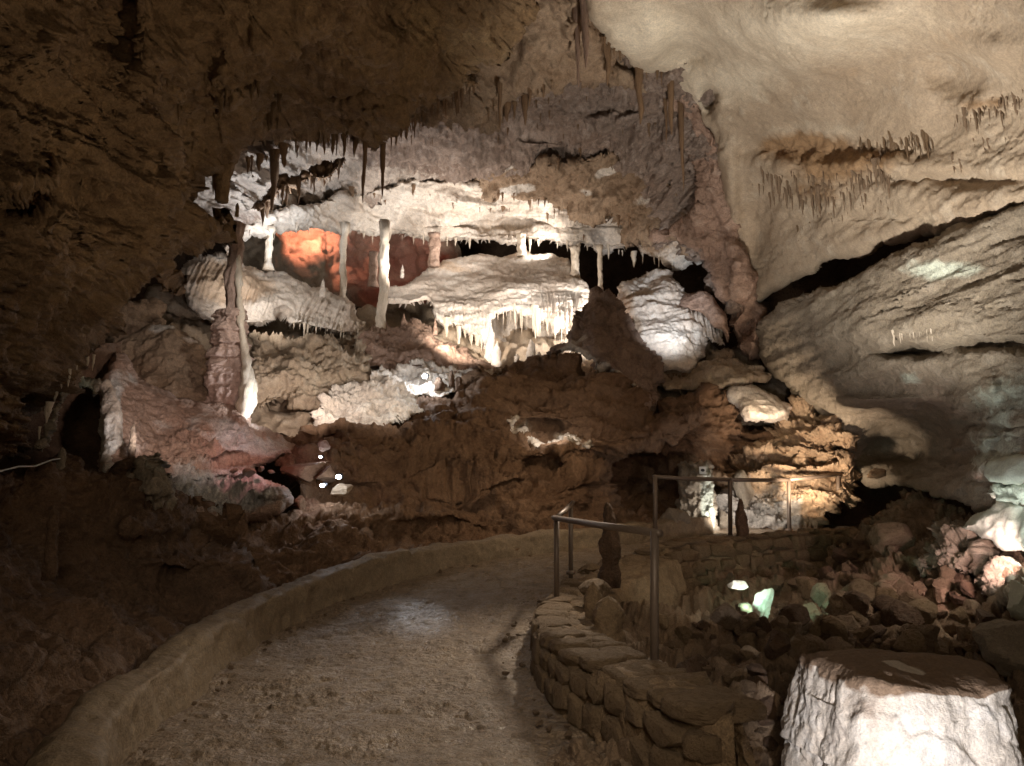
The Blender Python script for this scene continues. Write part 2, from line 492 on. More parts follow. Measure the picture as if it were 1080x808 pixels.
def proto(kind, i):
    key = (kind, i)
    if key in PROTO: return PROTO[key]
    rd = random.Random(i * 31 + len(kind))
    pr = []
    n = 9
    for k in range(n):
        t = k / (n - 1)
        if kind == 'straw': r = 0.8 * (1 - 0.35 * t) * (1 if t < 0.97 else 0.5)
        else: r = (1 - t) ** 0.75 * (1 + 0.3 * rd.uniform(-1, 1) * (0 < k < n - 1)) + 0.10
        pr.append((-t, r))
    pr.insert(0, (0.15, pr[0][1] * 1.25))
    v, f = lathe_mesh(pr, sides=9, axis_wobble=0.5, rnd=rd, lumps=0.35)
    me = bpy.data.meshes.new(kind)
    me.from_pydata(v, [], f)
    me.polygons.foreach_set('use_smooth', [True] * len(me.polygons)); me.update()
    PROTO[key] = me
    return me


def drip(name, p, length, rad, mat, label, cat, group=None, kind='cone', up=False, i=None):
    me0 = proto(kind, i if i is not None else random.randrange(7))
    kk = (me0.name, mat.name)
    if kk not in PROTO:
        me = me0.copy(); me.materials.append(mat); PROTO[kk] = me
    o = bpy.data.objects.new(name, PROTO[kk]); COL.objects.link(o)
    o.location = p; o.scale = (rad, rad, -length if up else length)
    if up: o.scale = (rad, rad, length); o.rotation_euler = (math.pi, 0, 0)
    o.rotation_euler.rotate_axis('Z', random.uniform(0, 6.28))
    tag(o, label, cat, group)
    return o


def fringe(host, line, n, lpx, mat, label, group, name='stalactite', cat='stalactite', wr=0.11, jit=3, kind='cone', lift=0.03, back=0.02, pw=1.6):
    """n dripstones hung from the rock along a pixel line; lengths in metres follow from the pixels at the true distance"""
    line = np.array(line, float)
    seg = np.linalg.norm(np.diff(line, axis=0), axis=1); cum = np.concatenate([[0], np.cumsum(seg)])
    for k in range(n):
        t = (k + random.uniform(0.1, 0.9)) / n * cum[-1]
        i = min(len(seg) - 1, int(np.searchsorted(cum, t, 'right') - 1))
        q = line[i] + (line[i + 1] - line[i]) * (t - cum[i]) / max(seg[i], 1e-6)
        q = q + np.array([random.uniform(-1, 1), random.uniform(-jit, jit)])
        p = host.near(q[0], q[1])
        m_px = p.y / F
        L = (lpx[0] + (lpx[1] - lpx[0]) * random.random() ** pw) * m_px
        d = (p - Vector(CAM)).normalized()
        drip(name, p + Vector((0, 0, lift)) + d * back, L, max(0.007, L * wr * random.choice([0.6, 0.8, 1.0, 1.2, 1.7])), mat, label, cat, group, kind)


def spike(name, u, v_top, v_bot, Y, wpx, mat, label, cat, group=None, kind='cone'):
    """single dripstone hanging from v_top to v_bot at distance Y, wpx wide at its root"""
    p = V(u, v_top, Y); q = V(u, v_bot, Y)
    return drip(name, p, (p - q).length, wpx * 0.5 * Y / F, mat, label, cat, group, kind)


def stub(name, u, v_bot, v_top, Y, wpx, mat, label, cat, group=None, blunt=0.5, lumps=0.2, sides=26):
    """stalagmite standing at v_bot reaching v_top"""
    b = V(u, v_bot, Y); h = (V(u, v_top, Y) - b).length; r = wpx * 0.5 * Y / F
    pr = []
    for k in range(33):
        t = k / 32
        bl_ = 1 + (0.13 * math.sin(t * 13 + u) if lumps > 0.3 else 0.08 * math.sin(t * 9 + u))
        pr.append((h * t, bl_ * r * max(0.12, (1 - t ** (1.2 + 3 * blunt)) ** (0.5 + 0.5 * (1 - blunt)) * (1.05 - 0.15 * t))))
    pr.insert(0, (-0.08, r * 1.05))
    o = lathe_obj(name, b, pr, mat, sides=sides, lumps=lumps, axis_wobble=r * 0.3, disp=[('ridge', r * 0.2, (r * 0.8, r * 0.8, r * 1.2), 4), ('flake', r * 0.06, r * 1.5, 3)])
    tag(o, label, cat, group); return o


def tube_mesh(pts, rad, sides=8, cap=True):
    pts = [Vector(p) for p in pts]; Vs, Fs = [], []
    n = len(pts)
    for i, p in enumerate(pts):
        t = (pts[min(i + 1, n - 1)] - pts[max(i - 1, 0)]).normalized()
        ref = Vector((0, 0, 1)) if abs(t.z) < 0.9 else Vector((1, 0, 0))
        a = t.cross(ref).normalized(); b = t.cross(a).normalized()
        r = rad[i] if isinstance(rad, (list, tuple)) else rad
        for j in range(sides):
            g = 2 * math.pi * j / sides
            Vs.append(p + (a * math.cos(g) + b * math.sin(g)) * r)
    for i in range(n - 1):
        for j in range(sides):
            j2 = (j + 1) % sides
            Fs.append((i * sides + j, i * sides + j2, (i + 1) * sides + j2, (i + 1) * sides + j))
    if cap:
        Fs.append(tuple(range(sides))[::-1]); Fs.append(tuple((n - 1) * sides + j for j in range(sides)))
    return Vs, Fs


def tube(name, pts, rad, mat, parent=None, sides=10, disp=None, sub=1):
    if sub > 1:
        p = np.array([list(q) for q in pts]); n = len(p); r = np.array(rad) if isinstance(rad, (list, tuple)) else np.full(n, rad)
        t = np.linspace(0, n - 1, (n - 1) * sub + 1); k = np.arange(n)
        pts = np.stack([np.interp(t, k, p[:, c]) for c in range(3)], 1).tolist(); rad = np.interp(t, k, r).tolist()
    v, f = tube_mesh(pts, rad, sides)
    if disp:
        P = np.array([list(q) for q in v]); C_ = np.repeat(np.array([list(q) for q in pts]), sides, 0); d = P - C_; d /= np.linalg.norm(d, axis=1)[:, None] + 1e-9
        v = P + d * displacement(P, disp)[:, None]
    return mesh_obj(name, v, f, mat, parent)


_BM = {}


def boulder_mesh(i, sub=4, facet=0.06, rough=0.03):
    key = (i, sub, facet, rough)
    if key in _BM: return _BM[key]
    bm = bmesh.new(); bmesh.ops.create_icosphere(bm, subdivisions=sub, radius=1)
    co = np.array([v.co[:] for v in bm.verts])
    rs = np.random.RandomState(i + 11)
    nn = rs.normal(size=(13, 3)); nn /= np.linalg.norm(nn, axis=1)[:, None]
    h = rs.uniform(0.40, 0.80, 13)
    r = np.ones(len(co))
    dots = co @ nn.T
    for k in range(13):                      # flat broken faces
        lim = np.where(dots[:, k] > 0.05, h[k] / np.maximum(dots[:, k], 1e-3), 9)
        r = np.minimum(r, lim)
    r = r * (1 + facet * fbm(co * 0.9 + i * 7.7, 3)) + rough * fbm(co * 3.1 + i * 3.3, 5, 0.6) * 1.4
    co = co * r[:, None]
    for v, c in zip(bm.verts, co): v.co = c
    me = bpy.data.meshes.new('stone'); bm.to_mesh(me); bm.free()
    me.polygons.foreach_set('use_smooth', [True] * len(me.polygons)); me.update()
    me.set_sharp_from_angle(angle=R(28))
    _BM[key] = me
    return me


def boulder(name, loc, size, i, mat, label, cat, group=None, rot=(0, 0, 0), sub=4, **k):
    me0 = boulder_mesh(i, sub, **k); kk = (me0.name, mat.name, 'b')
    if kk not in _BM:
        me = me0.copy(); me.materials.append(mat); _BM[kk] = me
    o = bpy.data.objects.new(name, _BM[kk]); COL.objects.link(o)
    o.location = loc; o.scale = size; o.rotation_euler = rot
    tag(o, label, cat, group); return o


def block_mesh(i):
    """a roughly squared building stone with worn corners"""
    key = ('blockstone', i)
    if key in _BM: return _BM[key]
    bm = bmesh.new(); bmesh.ops.create_icosphere(bm, subdivisions=4, radius=1)
    co = np.array([v.co[:] for v in bm.verts])
    rs = np.random.RandomState(i + 91)
    p = rs.uniform(4, 7)
    r = (np.abs(co) ** p).sum(1) ** (-1 / p)
    nn = rs.normal(size=(5, 3)); nn /= np.linalg.norm(nn, axis=1)[:, None]
    for k in range(5):
        r = np.minimum(r, np.where(co @ nn[k] > 0.05, rs.uniform(0.85, 1.15) / np.maximum(co @ nn[k], 1e-3), 9))
    co = co * r[:, None]
    co = co * (1 + 0.07 * fbm(co * 0.8 + i * 5.1, 3) + 0.04 * fbm(co * 2.6 + i, 5, 0.6))[:, None]
    for v, c in zip(bm.verts, co): v.co = c
    me = bpy.data.meshes.new('stone'); bm.to_mesh(me); bm.free()
    me.polygons.foreach_set('use_smooth', [True] * len(me.polygons)); me.update(); me.set_sharp_from_angle(angle=R(35)); me.materials.append(M['stone'])
    _BM[key] = me
    return me


def wall_stone(parent, loc, size, yaw, i, tilt=0.05):
    o = bpy.data.objects.new('stone', block_mesh(i)); COL.objects.link(o); o.parent = parent
    o.location = loc; o.scale = size; o.rotation_euler = (random.uniform(-tilt, tilt), random.uniform(-tilt, tilt), yaw + random.uniform(-0.08, 0.08))
    return o
# ================================================================== THE CAVE
ST = (0.25, -0.25, 1.0)
# far enclosing rock (dark recesses lead here)
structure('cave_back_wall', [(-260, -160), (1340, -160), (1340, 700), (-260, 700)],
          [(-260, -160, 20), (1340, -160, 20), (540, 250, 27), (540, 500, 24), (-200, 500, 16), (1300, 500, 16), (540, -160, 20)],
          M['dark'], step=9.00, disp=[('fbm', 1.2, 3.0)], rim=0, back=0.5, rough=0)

# left near roof and wall
structure('cave_ceiling', [(-280, -200), (600, -200), (556, -40), (545, 0), (538, 22), (520, 44), (498, 62), (505, 92), (478, 104), (452, 118), (432, 128), (415, 142),
                           (402, 158), (392, 166), (382, 152), (362, 143), (334, 147), (300, 160), (265, 170), (256, 172), (246, 178), (228, 172), (213, 182),
                           (212, 208), (228, 222), (249, 222), (261, 234), (255, 248), (232, 257), (204, 264), (190, 274), (198, 297), (199, 312), (128, 317),
                           (127, 337), (118, 352), (110, 362), (100, 372), (84, 378), (72, 396), (62, 412), (58, 432), (46, 452), (36, 468), (28, 485), (0, 494), (-120, 520), (-280, 560)],
          [(-280, -200, 2.6), (0, -200, 3.4), (300, -200, 4.6), (600, -200, 6.6), (0, 0, 4.9), (200, 0, 6.0), (400, 0, 7.3), (545, 0, 9.0), (480, 60, 9.2),
           (0, 150, 5.0), (150, 150, 6.5), (300, 100, 8.3), (390, 120, 9.3), (400, 158, 10.2), (330, 145, 10.0), (240, 170, 9.2), (250, 235, 9.0), (215, 250, 8.6), (100, 240, 6.2),
           (0, 300, 4.9), (100, 300, 6.4), (190, 300, 8.4), (120, 350, 7.9), (0, 430, 5.2), (60, 415, 7.3), (-280, 200, 3.0), (-280, 560, 3.0), (0, 494, 5.8), (35, 465, 6.9)],
          M['near'], step=1.6, disp=[('fbm', 0.34, 1.8), ('flake', 0.08, (2.0, 2.0, 0.45), 4), ('crack', 0.13, (2.2, 2.2, 0.38), 0.035), ('ridge', 0.03, (0.28, 0.28, 0.9), 5), ('fbm', 0.025, 0.14, 4)],
          bumps=[(30, 208, 60, 8, 0.5), (20, 222, 30, 9, 0.7), (170, 200, 40, 20, -0.25), (440, 60, 70, 40, -0.4), (320, 80, 60, 40, 0.35), (270, 60, 20, 60, -0.35), (130, 40, 14, 50, 0.3), (240, 120, 14, 70, -0.5),
                 (400, 130, 22, 40, -0.4), (390, 90, 60, 18, 0.5)],
          rim=0.7, rimpx=24, back=1.6, rough=5, tint=[(470, 40, 90, 60, 0.5), (260, 40, 30, 80, 0.3), (150, 50, 20, 40, 0.25)], key='near')

# dim brown roof between the near roof and the far chamber
structure('cave_ceiling', [(440, -160), (700, -160), (650, 10), (640, 40), (670, 66), (690, 84), (640, 92), (600, 82), (556, 100), (548, 120), (500, 130), (440, 125)],
          [(440, -160, 9), (760, -160, 9.5), (560, 0, 11.4), (620, 40, 12.2), (540, 90, 13), (640, 88, 13.4), (720, 60, 14.2), (650, 40, 12.9), (470, 120, 12.6)],
          M['crust'], step=1.80, disp=[('fbm', 0.35, 1.5), ('facet', 0.16, (0.7, 0.7, 0.4)), ('flake', 0.10, (1.2, 1.2, 0.5), 3), ('ridge', 0.06, 0.25, 5)], rim=0.5, back=1.0, rough=5, key='mid')
# purple crusted roof of the far chamber
structure('cave_ceiling', [(180, 120), (300, 90), (420, 60), (560, 40), (690, 30), (760, 60), (800, 200), (800, 330), (750, 310), (735, 280), (700, 262), (690, 225), (640, 215), (600, 225), (520, 190), (440, 195), (350, 210), (250, 232), (205, 262), (185, 240)],
          [(180, 130, 13), (300, 100, 14), (450, 60, 13.5), (600, 60, 13.6), (720, 50, 13.0), (600, 110, 15), (500, 140, 16), (400, 165, 17), (300, 180, 15.7), (230, 215, 14.5), (205, 255, 14.2), (600, 165, 17), (480, 185, 18.3), (350, 205, 17.6), (640, 205, 18.4), (700, 230, 17.8), (740, 200, 15.8), (790, 200, 15.2), (780, 300, 16.4), (730, 275, 17.4)],
          M['purple'], step=1.44, disp=[('fbm', 0.30, 2.2), ('flake', 0.13, (2.2, 2.2, 0.5), 4), ('facet', 0.08, (0.8, 0.8, 0.3)), ('crack', 0.18, (1.8, 1.8, 0.4), 0.045), ('facet', 0.03, 0.22), ('fbm', 0.02, 0.1, 3)],
          bumps=[(640, 112, 60, 12, 0.4), (580, 150, 50, 8, 0.3)], tint=[(240, 190, 90, 40, 0.9), (335, 180, 40, 30, 0.9), (690, 190, 45, 40, 0.25), (640, 150, 60, 30, 0.25), (420, 190, 60, 20, 0.6)],
          rim=0.4, back=1.0, rough=5, key='purple')
# brown crust peeling off below it
rock_thing('rock_crust', 'flaking brown crust sheet on the roof just above the bright white ledge', 'rock crust',
           [(492, 172), (520, 163), (560, 176), (620, 170), (680, 168), (705, 180), (720, 215), (738, 240), (735, 262), (700, 250), (660, 240), (640, 228), (610, 230), (575, 214), (540, 208), (510, 203), (500, 190)],
           [(492, 172, 17.8), (560, 180, 17.75), (640, 180, 17.35), (700, 185, 16.75), (540, 205, 18.4), (640, 225, 18.3), (735, 255, 17.3), (690, 245, 18.1)],
           M['crust'], step=1.30, disp=[('fbm', 0.2, 1.2), ('flake', 0.10, (1.3, 1.3, 0.5), 4), ('facet', 0.06, (0.5, 0.5, 0.25)), ('ridge', 0.05, 0.2, 4)], rim=0.15, rimpx=6, back=0.25, rough=7, key='crust', tint=[(520, 174, 22, 6, 1.2), (550, 170, 16, 5, 1.0), (638, 184, 12, 5, 1.0), (545, 203, 18, 5, 1.1), (620, 200, 10, 4, 0.7), (680, 215, 16, 8, 0.6)])
rock_thing('rock_crust', 'dark red-brown crust strip with drips on the pale roof left of the thin columns', 'rock crust',
           [(264, 220), (272, 205), (292, 188), (312, 182), (335, 172), (362, 163), (364, 172), (345, 186), (320, 192), (300, 203), (284, 216), (272, 226)],
           [(264, 220, 14.0), (312, 185, 14.4), (362, 165, 15), (300, 203, 14.2)],
           M['drip'], step=1.08, disp=[('fbm', 0.12, 0.6), ('cell', 0.12, 0.35)], rim=0.15, rimpx=5, back=0.25, rough=5, key='redcrust')

# white ledge: the bright underside of the roof at the back
rock_thing('rock_ledge', 'long bright white calcite ledge under the brown roof across the far chamber', 'rock ledge',
           [(236, 262), (250, 245), (270, 230), (330, 214), (380, 203), (420, 192), (470, 190), (520, 194), (575, 205), (620, 215), (680, 225), (730, 250), (738, 280), (715, 284), (690, 268), (640, 266), (600, 262), (560, 256), (500, 258), (460, 252), (400, 250), (350, 244), (300, 244), (285, 246), (262, 254), (245, 272)],
           [(240, 262, 14.8), (300, 235, 16), (400, 200, 18.2), (470, 195, 18.8), (575, 210, 19.3), (680, 230, 19), (730, 260, 18), (400, 225, 18.9), (540, 235, 20.0), (400, 248, 19.0), (540, 255, 19.8), (640, 262, 19.6), (300, 245, 16.4)],
           M['white'], step=1.15, disp=[('fbm', 0.22, 1.4), ('flake', 0.05, (2.0, 2.0, 0.4), 4), ('crack', 0.08, (1.6, 1.6, 0.4), 0.03), ('fbm', 0.03, 0.15, 4)],
           bumps=[(540, 238, 80, 5, 0.35)], rim=0.3, rimpx=8, back=1.5, rough=4, key='ledge', tint=[(690, 250, 40, 30, 0.5), (560, 262, 200, 8, 0.25), (300, 250, 50, 10, 0.25)])

# lit niche behind the thin columns
structure('cave_back_wall', [(255, 225), (480, 225), (480, 320), (255, 330)], [(255, 225, 21), (480, 225, 22), (360, 270, 23), (255, 330, 21), (480, 320, 22)],
          M['tan'], step=1.80, disp=[('fbm', 0.8, 2.2), ('flake', 0.1, 1.5, 3), ('ridge', 0.1, 0.6, 4)], bumps=[(420, 275, 40, 40, 1.0), (330, 268, 60, 26, -0.6)], rim=0, back=1.0, rough=4, key='niche')

# ---- right side: upper wall, smooth dome, slot, lower block
structure('cave_wall', [(608, -160), (1340, -200), (1340, 130), (1150, 196), (1080, 217), (1038, 232), (994, 247), (962, 250), (934, 253), (910, 268), (884, 270), (860, 288), (838, 294), (815, 305), (800, 322), (783, 318),
                        (774, 270), (764, 215), (756, 170), (748, 130), (736, 112), (718, 92), (715, 78), (690, 76), (668, 70), (640, 48), (622, 30), (612, 0)],
          [(608, -160, 8), (900, -160, 6.4), (1340, -200, 3.6), (620, 10, 11), (650, 50, 12.0), (710, 75, 13.2), (700, 20, 11.4), (760, 30, 10.9), (750, 110, 13.4), (760, 200, 15), (790, 310, 16), (840, 285, 14.2), (884, 265, 12.6), (934, 250, 11.2),
           (1000, 243, 9.6), (1080, 214, 8.0), (1340, 130, 4.8), (880, 150, 11.3), (820, 130, 12.6), (1000, 130, 9.2), (1080, 100, 7.6), (860, 60, 9.6), (820, 220, 14), (940, 200, 10.6), (960, 30, 8.3), (1080, 0, 6.6), (1200, 50, 5.6)],
          M['tan'], step=1.58, disp=[('fbm', 0.13, 2.4, 3), ('flake', 0.010, (2.4, 2.4, 0.8), 3), ('crack', 0.05, (2.4, 2.4, 0.5), 0.015), ('fbm', 0.010, 0.25, 4)],
          bumps=[(880, 95, 70, 32, 0.55), (835, 25, 60, 30, -0.45), (905, 18, 50, 20, -0.25), (1000, 75, 40, 22, 0.4), (1040, 55, 40, 20, -0.3), (970, 90, 26, 30, -0.25), (830, 112, 80, 22, -0.25), (860, 128, 40, 10, 0.2), (850, 155, 60, 16, 0.35), (900, 175, 90, 10, -0.35),
                 (930, 230, 70, 14, 0.25), (1010, 190, 100, 8, 0.25), (750, 105, 9, 18, 0.9), (730, 55, 30, 14, 0.5), (690, 40, 25, 25, -0.5), (795, 240, 20, 40, 0.5), (770, 200, 10, 60, -0.3)],
          tint=[(680, 40, 55, 40, 0.9), (850, 25, 130, 40, 0.8), (760, 85, 70, 25, 0.7), (860, 140, 60, 12, 0.4), (720, 110, 30, 20, 0.7), (960, 230, 60, 12, 0.3)], rim=0.5, rimpx=14, back=1.4, rough=4, key='wall',  # pale tint over the dome puts its brightness into the colour
          extra=[([('flake', 0.025, (1.2, 1.2, 0.35), 4), ('ridge', 0.018, (0.3, 0.3, 0.4), 5), ('crack', 0.05, (1.6, 1.6, 0.3), 0.03)], [(930, 215, 170, 40), (1080, 170, 90, 45), (760, 130, 26, 40)]),
                 ([('ridge', 0.06, (0.13, 0.13, 0.7), 4), ('flake', 0.03, (0.5, 0.5, 0.4), 4)], [(850, 170, 55, 32), (930, 165, 50, 20), (1040, 112, 50, 14)])],
          tint2=[(840, 152, 50, 16, 0.9), (870, 180, 50, 22, 0.7), (930, 165, 45, 12, 0.6), (1040, 110, 50, 9, 0.6), (880, 75, 60, 22, 0.35), (1000, 40, 90, 30, 0.35), (860, 205, 50, 10, 0.4), (1000, 180, 60, 10, 0.3)])
structure('cave_wall', [(797, 352), (800, 340), (812, 328), (835, 312), (860, 303), (900, 291), (940, 277), (967, 263), (990, 250), (1020, 236), (1050, 226), (1080, 214), (1340, 128), (1340, 640), (1180, 590), (1080, 552), (1040, 540), (1010, 528), (985, 522), (955, 512), (925, 508), (905, 500), (892, 478), (884, 452), (858, 436), (838, 420), (815, 396), (803, 374)],
          [(797, 352, 15.8), (835, 314, 14), (900, 293, 11.6), (967, 271, 9.9), (1080, 234, 8.1), (1340, 160, 5.0), (860, 360, 13.6), (920, 340, 11.2), (1000, 320, 9.4), (1080, 320, 7.9), (1340, 400, 5.0), (820, 395, 15.4), (860, 420, 14.4), (900, 420, 12.8), (960, 400, 10.8), (1030, 400, 9.0), (1080, 420, 8.2),
           (890, 470, 14.0), (930, 450, 13.4), (960, 480, 13.2), (1000, 460, 11.6), (1030, 470, 9.4), (1080, 480, 8.2), (1000, 520, 11), (1060, 530, 8.9), (1340, 640, 5.4)],
          M['grey'], step=1.58, disp=[('fbm', 0.14, 2.2, 4), ('flake', 0.03, (3.0, 3.0, 0.45), 4), ('crack', 0.10, (2.8, 2.8, 0.28), 0.02), ('strata', 0.02, 0.5, (0.1, -0.06, 1)), ('ridge', 0.010, (0.5, 0.5, 0.25), 5), ('fbm', 0.012, 0.1, 4)],
          bumps=[(962, 372, 34, 5, 0.9), (900, 345, 90, 30, -0.25), (1040, 365, 60, 5, 0.5), (860, 400, 50, 14, -0.35), (905, 435, 60, 10, 0.4), (945, 472, 48, 26, 1.7), (905, 424, 50, 8, -0.6), (850, 425, 30, 8, 0.5), (960, 422, 40, 6, -0.3), (1045, 410, 8, 14, -0.3), (1030, 450, 40, 4, 0.3), (1020, 480, 30, 5, 0.4), (1060, 508, 40, 4, 0.3), (985, 485, 14, 16, -0.4)],
          tint=[(1000, 285, 60, 14, 0.6), (1060, 420, 60, 40, 0.5), (1050, 480, 40, 30, 0.6), (960, 400, 20, 10, 0.6)], rim=0.35, rimpx=9, back=2.0, rough=5, key='block')
# smooth rib that divides the chambers
structure('cave_wall', [(700, 80), (722, 92), (742, 112), (754, 140), (764, 190), (778, 245), (792, 290), (806, 320), (806, 350), (800, 372), (785, 372), (770, 352), (757, 330), (752, 300), (748, 285), (735, 270), (712, 258), (690, 248), (706, 238), (730, 235), (742, 215), (740, 180), (728, 150), (716, 128), (702, 110)],
          [(700, 85, 13.8), (742, 115, 13.7), (758, 170, 14.6), (780, 245, 15.4), (806, 330, 15.9), (790, 368, 16.2), (756, 320, 16.6), (730, 268, 17), (700, 246, 17.4), (736, 200, 15.6), (720, 135, 14.8), (765, 270, 15.6)],
          M['pink'], step=1.22, disp=[('fbm', 0.25, 1.4, 4), ('flake', 0.07, (0.9, 0.9, 1.8), 3), ('ridge', 0.05, (0.35, 0.35, 1.0), 4), ('fbm', 0.025, 0.12, 4)], bumps=[(735, 255, 26, 8, -0.3), (776, 300, 10, 40, -0.35), (768, 330, 14, 10, 0.5), (785, 345, 10, 12, 0.4)],
          rim=0.5, rimpx=12, back=1.2, rough=4, key='rib')

# ---- far chamber floor and formations
structure('cave_floor', [(180, 300), (300, 330), (400, 318), (500, 320), (600, 330), (700, 350), (830, 380), (830, 450), (600, 430), (400, 470), (250, 480), (120, 440), (110, 360)],
          [(180, 300, 17), (400, 320, 19.6), (600, 330, 20), (830, 390, 16.6), (600, 380, 17.6), (830, 450, 15.6), (400, 420, 14.6), (300, 400, 14.6), (120, 370, 13), (150, 440, 12), (250, 480, 12), (600, 430, 16.2)],
          M['tan'], step=2.16, disp=[('fbm', 0.3, 1.5), ('flake', 0.1, 1.2, 3), ('ridge', 0.08, 0.35, 5)], rim=0.2, back=1, rough=4, key='floor')
rock_thing('flowstone_mound', 'huge white fluted flowstone mound with hanging draperies in the middle of the far chamber', 'flowstone',
           [(402, 318), (405, 303), (425, 298), (445, 288), (470, 278), (500, 271), (528, 268), (545, 262), (560, 268), (582, 266), (600, 273), (606, 290), (616, 300), (622, 318), (618, 334), (606, 346), (598, 357), (592, 350), (585, 352), (578, 340), (565, 338), (555, 332), (540, 328), (525, 330), (518, 342), (515, 356), (512, 372), (500, 356), (490, 352), (478, 345), (466, 346), (458, 330), (450, 317), (432, 322), (418, 320)],
           [(402, 318, 17.6), (405, 303, 18.4), (470, 278, 19.6), (545, 263, 20), (600, 274, 19.4), (620, 318, 18.0), (598, 355, 17.6), (540, 300, 18.1), (540, 326, 17.7), (470, 310, 18.0), (480, 345, 17.6), (514, 365, 17.5), (430, 310, 17.9)],
           M['flow'], step=1.00, disp=[('fbm', 0.16, 1.8, 4), ('flake', 0.035, (1.3, 1.3, 0.5), 3), ('fbm', 0.012, 0.12, 4)],
           extra=[([('flute', 0.075, (0.085, 1.6, 3.0))], [(588, 328, 36, 20), (492, 336, 32, 20)])],
           bumps=[(590, 300, 40, 8, -0.15)], rim=0.25, rimpx=6, back=0.9, rough=3, key='mound',
           tint=[(545, 266, 25, 6, 0.8), (595, 272, 12, 5, 0.7), (470, 282, 40, 5, 0.6), (440, 305, 50, 20, 0.35), (500, 335, 16, 25, 0.3), (590, 285, 10, 5, 0.5)])
rock_thing('rock_wall', 'smooth pale rock hollow beneath the fluted flowstone mound', 'cave rock',
           [(505, 335), (525, 322), (560, 325), (600, 340), (612, 350), (600, 372), (570, 380), (535, 378), (512, 376)],
           [(505, 335, 18.3), (560, 325, 18.6), (612, 350, 18.2), (535, 378, 18.0), (590, 378, 17.8), (550, 355, 19.1)],
           M['white'], step=1.30, disp=[('fbm', 0.15, 1.2, 3)], rim=0, back=0.6, rough=2, key='hollow', tint=[(550, 360, 60, 40, 0.3)])
rock_thing('rock_mound', 'smooth tan rounded mound left below the fluted flowstone mound', 'rock mound',
           [(380, 392), (384, 350), (395, 342), (405, 337), (420, 344), (432, 341), (448, 338), (462, 350), (480, 358), (497, 372), (512, 386), (515, 396), (470, 396), (440, 396)],
           [(380, 392, 15.2), (384, 348, 16), (420, 343, 16.8), (450, 340, 17.0), (512, 386, 16.4), (440, 370, 15.7), (500, 395, 15.8), (440, 396, 15.2)],
           M['pink'], step=1.15, disp=[('fbm', 0.2, 1.0, 4), ('flake', 0.05, (0.9, 0.9, 0.9), 3), ('crack', 0.06, (1.1, 1.1, 0.6), 0.03), ('fbm', 0.025, 0.12, 4)], rim=0.3, rimpx=8, back=0.8, rough=4, key='tanmound', tint=[(0, 0, 1, 1, 0)])
rock_thing('flowstone_mound', 'cream flowstone with a toothed lower edge, left of the thin columns', 'flowstone',
           [(196, 316), (190, 290), (204, 272), (232, 264), (255, 272), (282, 287), (300, 288), (322, 300), (345, 305), (365, 318), (380, 335), (386, 345), (376, 353), (356, 354), (340, 350), (322, 344), (306, 345), (298, 335), (284, 338), (268, 346), (252, 350), (230, 346), (210, 335)],
           [(196, 316, 14.3), (204, 272, 14.9), (255, 275, 15.6), (322, 300, 16.4), (380, 335, 16.8), (340, 346, 15.9), (300, 318, 15.5), (252, 345, 14.9), (230, 320, 14.6)],
           M['flow'], step=1.01, disp=[('fbm', 0.16, 1.4, 4), ('flake', 0.035, (1.0, 1.0, 0.5), 3), ('fbm', 0.012, 0.12, 4)],
           extra=[([('flute', 0.065, (0.085, 1.6, 3.0))], [(345, 330, 40, 18), (212, 290, 26, 26), (270, 315, 22, 14)])], bumps=[(298, 332, 12, 9, 0.4)], rim=0.3, rimpx=7, back=0.9, rough=3, key='leftflow', tint=[(235, 295, 40, 30, 0.9), (330, 310, 40, 12, 0.3), (270, 300, 30, 15, 0.4)])
rock_thing('flowstone_mound', 'dazzling white rippled flowstone fall behind the dark cone-shaped rock', 'flowstone',
           [(648, 322), (653, 308), (660, 297), (666, 291), (682, 286), (705, 284), (714, 294), (719, 309), (722, 327), (730, 342), (742, 360), (746, 370), (738, 384), (728, 392), (706, 390), (692, 384), (676, 362), (660, 342)],
           [(648, 322, 17.3), (682, 286, 17.9), (705, 285, 17.9), (720, 320, 17.3), (746, 370, 16.7), (728, 391, 16.2), (692, 384, 16.3), (662, 340, 16.9), (700, 345, 16.5), (690, 310, 17.1)],
           M['flow'], step=1.0, disp=[('fbm', 0.16, 0.9, 4), ('flake', 0.03, (0.7, 0.7, 0.3), 4), ('ridge', 0.035, (0.22, 0.22, 0.10), 4), ('ridge', 0.018, 0.07, 3)], rim=0.25, rimpx=6, back=0.9, rough=7, key='whitefall', tint=[(660, 318, 10, 20, 0.8), (670, 348, 10, 16, 0.8), (708, 290, 10, 8, 0.4), (682, 372, 10, 8, 0.5)])
rock_thing('flowstone_curtain', 'small tan fluted curtain hanging just right of the white flowstone fall', 'flowstone',
           [(722, 329), (734, 331), (750, 338), (762, 350), (766, 364), (754, 362), (740, 354), (729, 345)],
           [(722, 329, 17.1), (750, 338, 17.0), (766, 364, 16.7), (738, 352, 16.8)],
           M['white'], step=1.0, disp=[('fbm', 0.08, 0.7, 3), ('flute', 0.07, (0.085, 1.6, 3.0))], rim=0.15, rimpx=4, back=0.5, rough=3, key='curtain', tint=[(745, 345, 30, 20, 0.45)])
rock_thing('rock_arch', 'brown rounded rock rib arching over the right shoulder of the white flowstone fall', 'rock',
           [(716, 322), (722, 311), (738, 306), (752, 312), (758, 324), (766, 338), (772, 352), (768, 362), (760, 348), (750, 338), (738, 331), (726, 330)],
           [(716, 322, 17.0), (738, 307, 16.9), (758, 324, 16.5), (770, 358, 16.3), (745, 330, 16.6)],
           M['pink'], step=1.0, disp=[('fbm', 0.1, 0.6, 4), ('ridge', 0.03, 0.2, 4)], rim=0.3, rimpx=6, back=0.5, rough=2, key='arch')
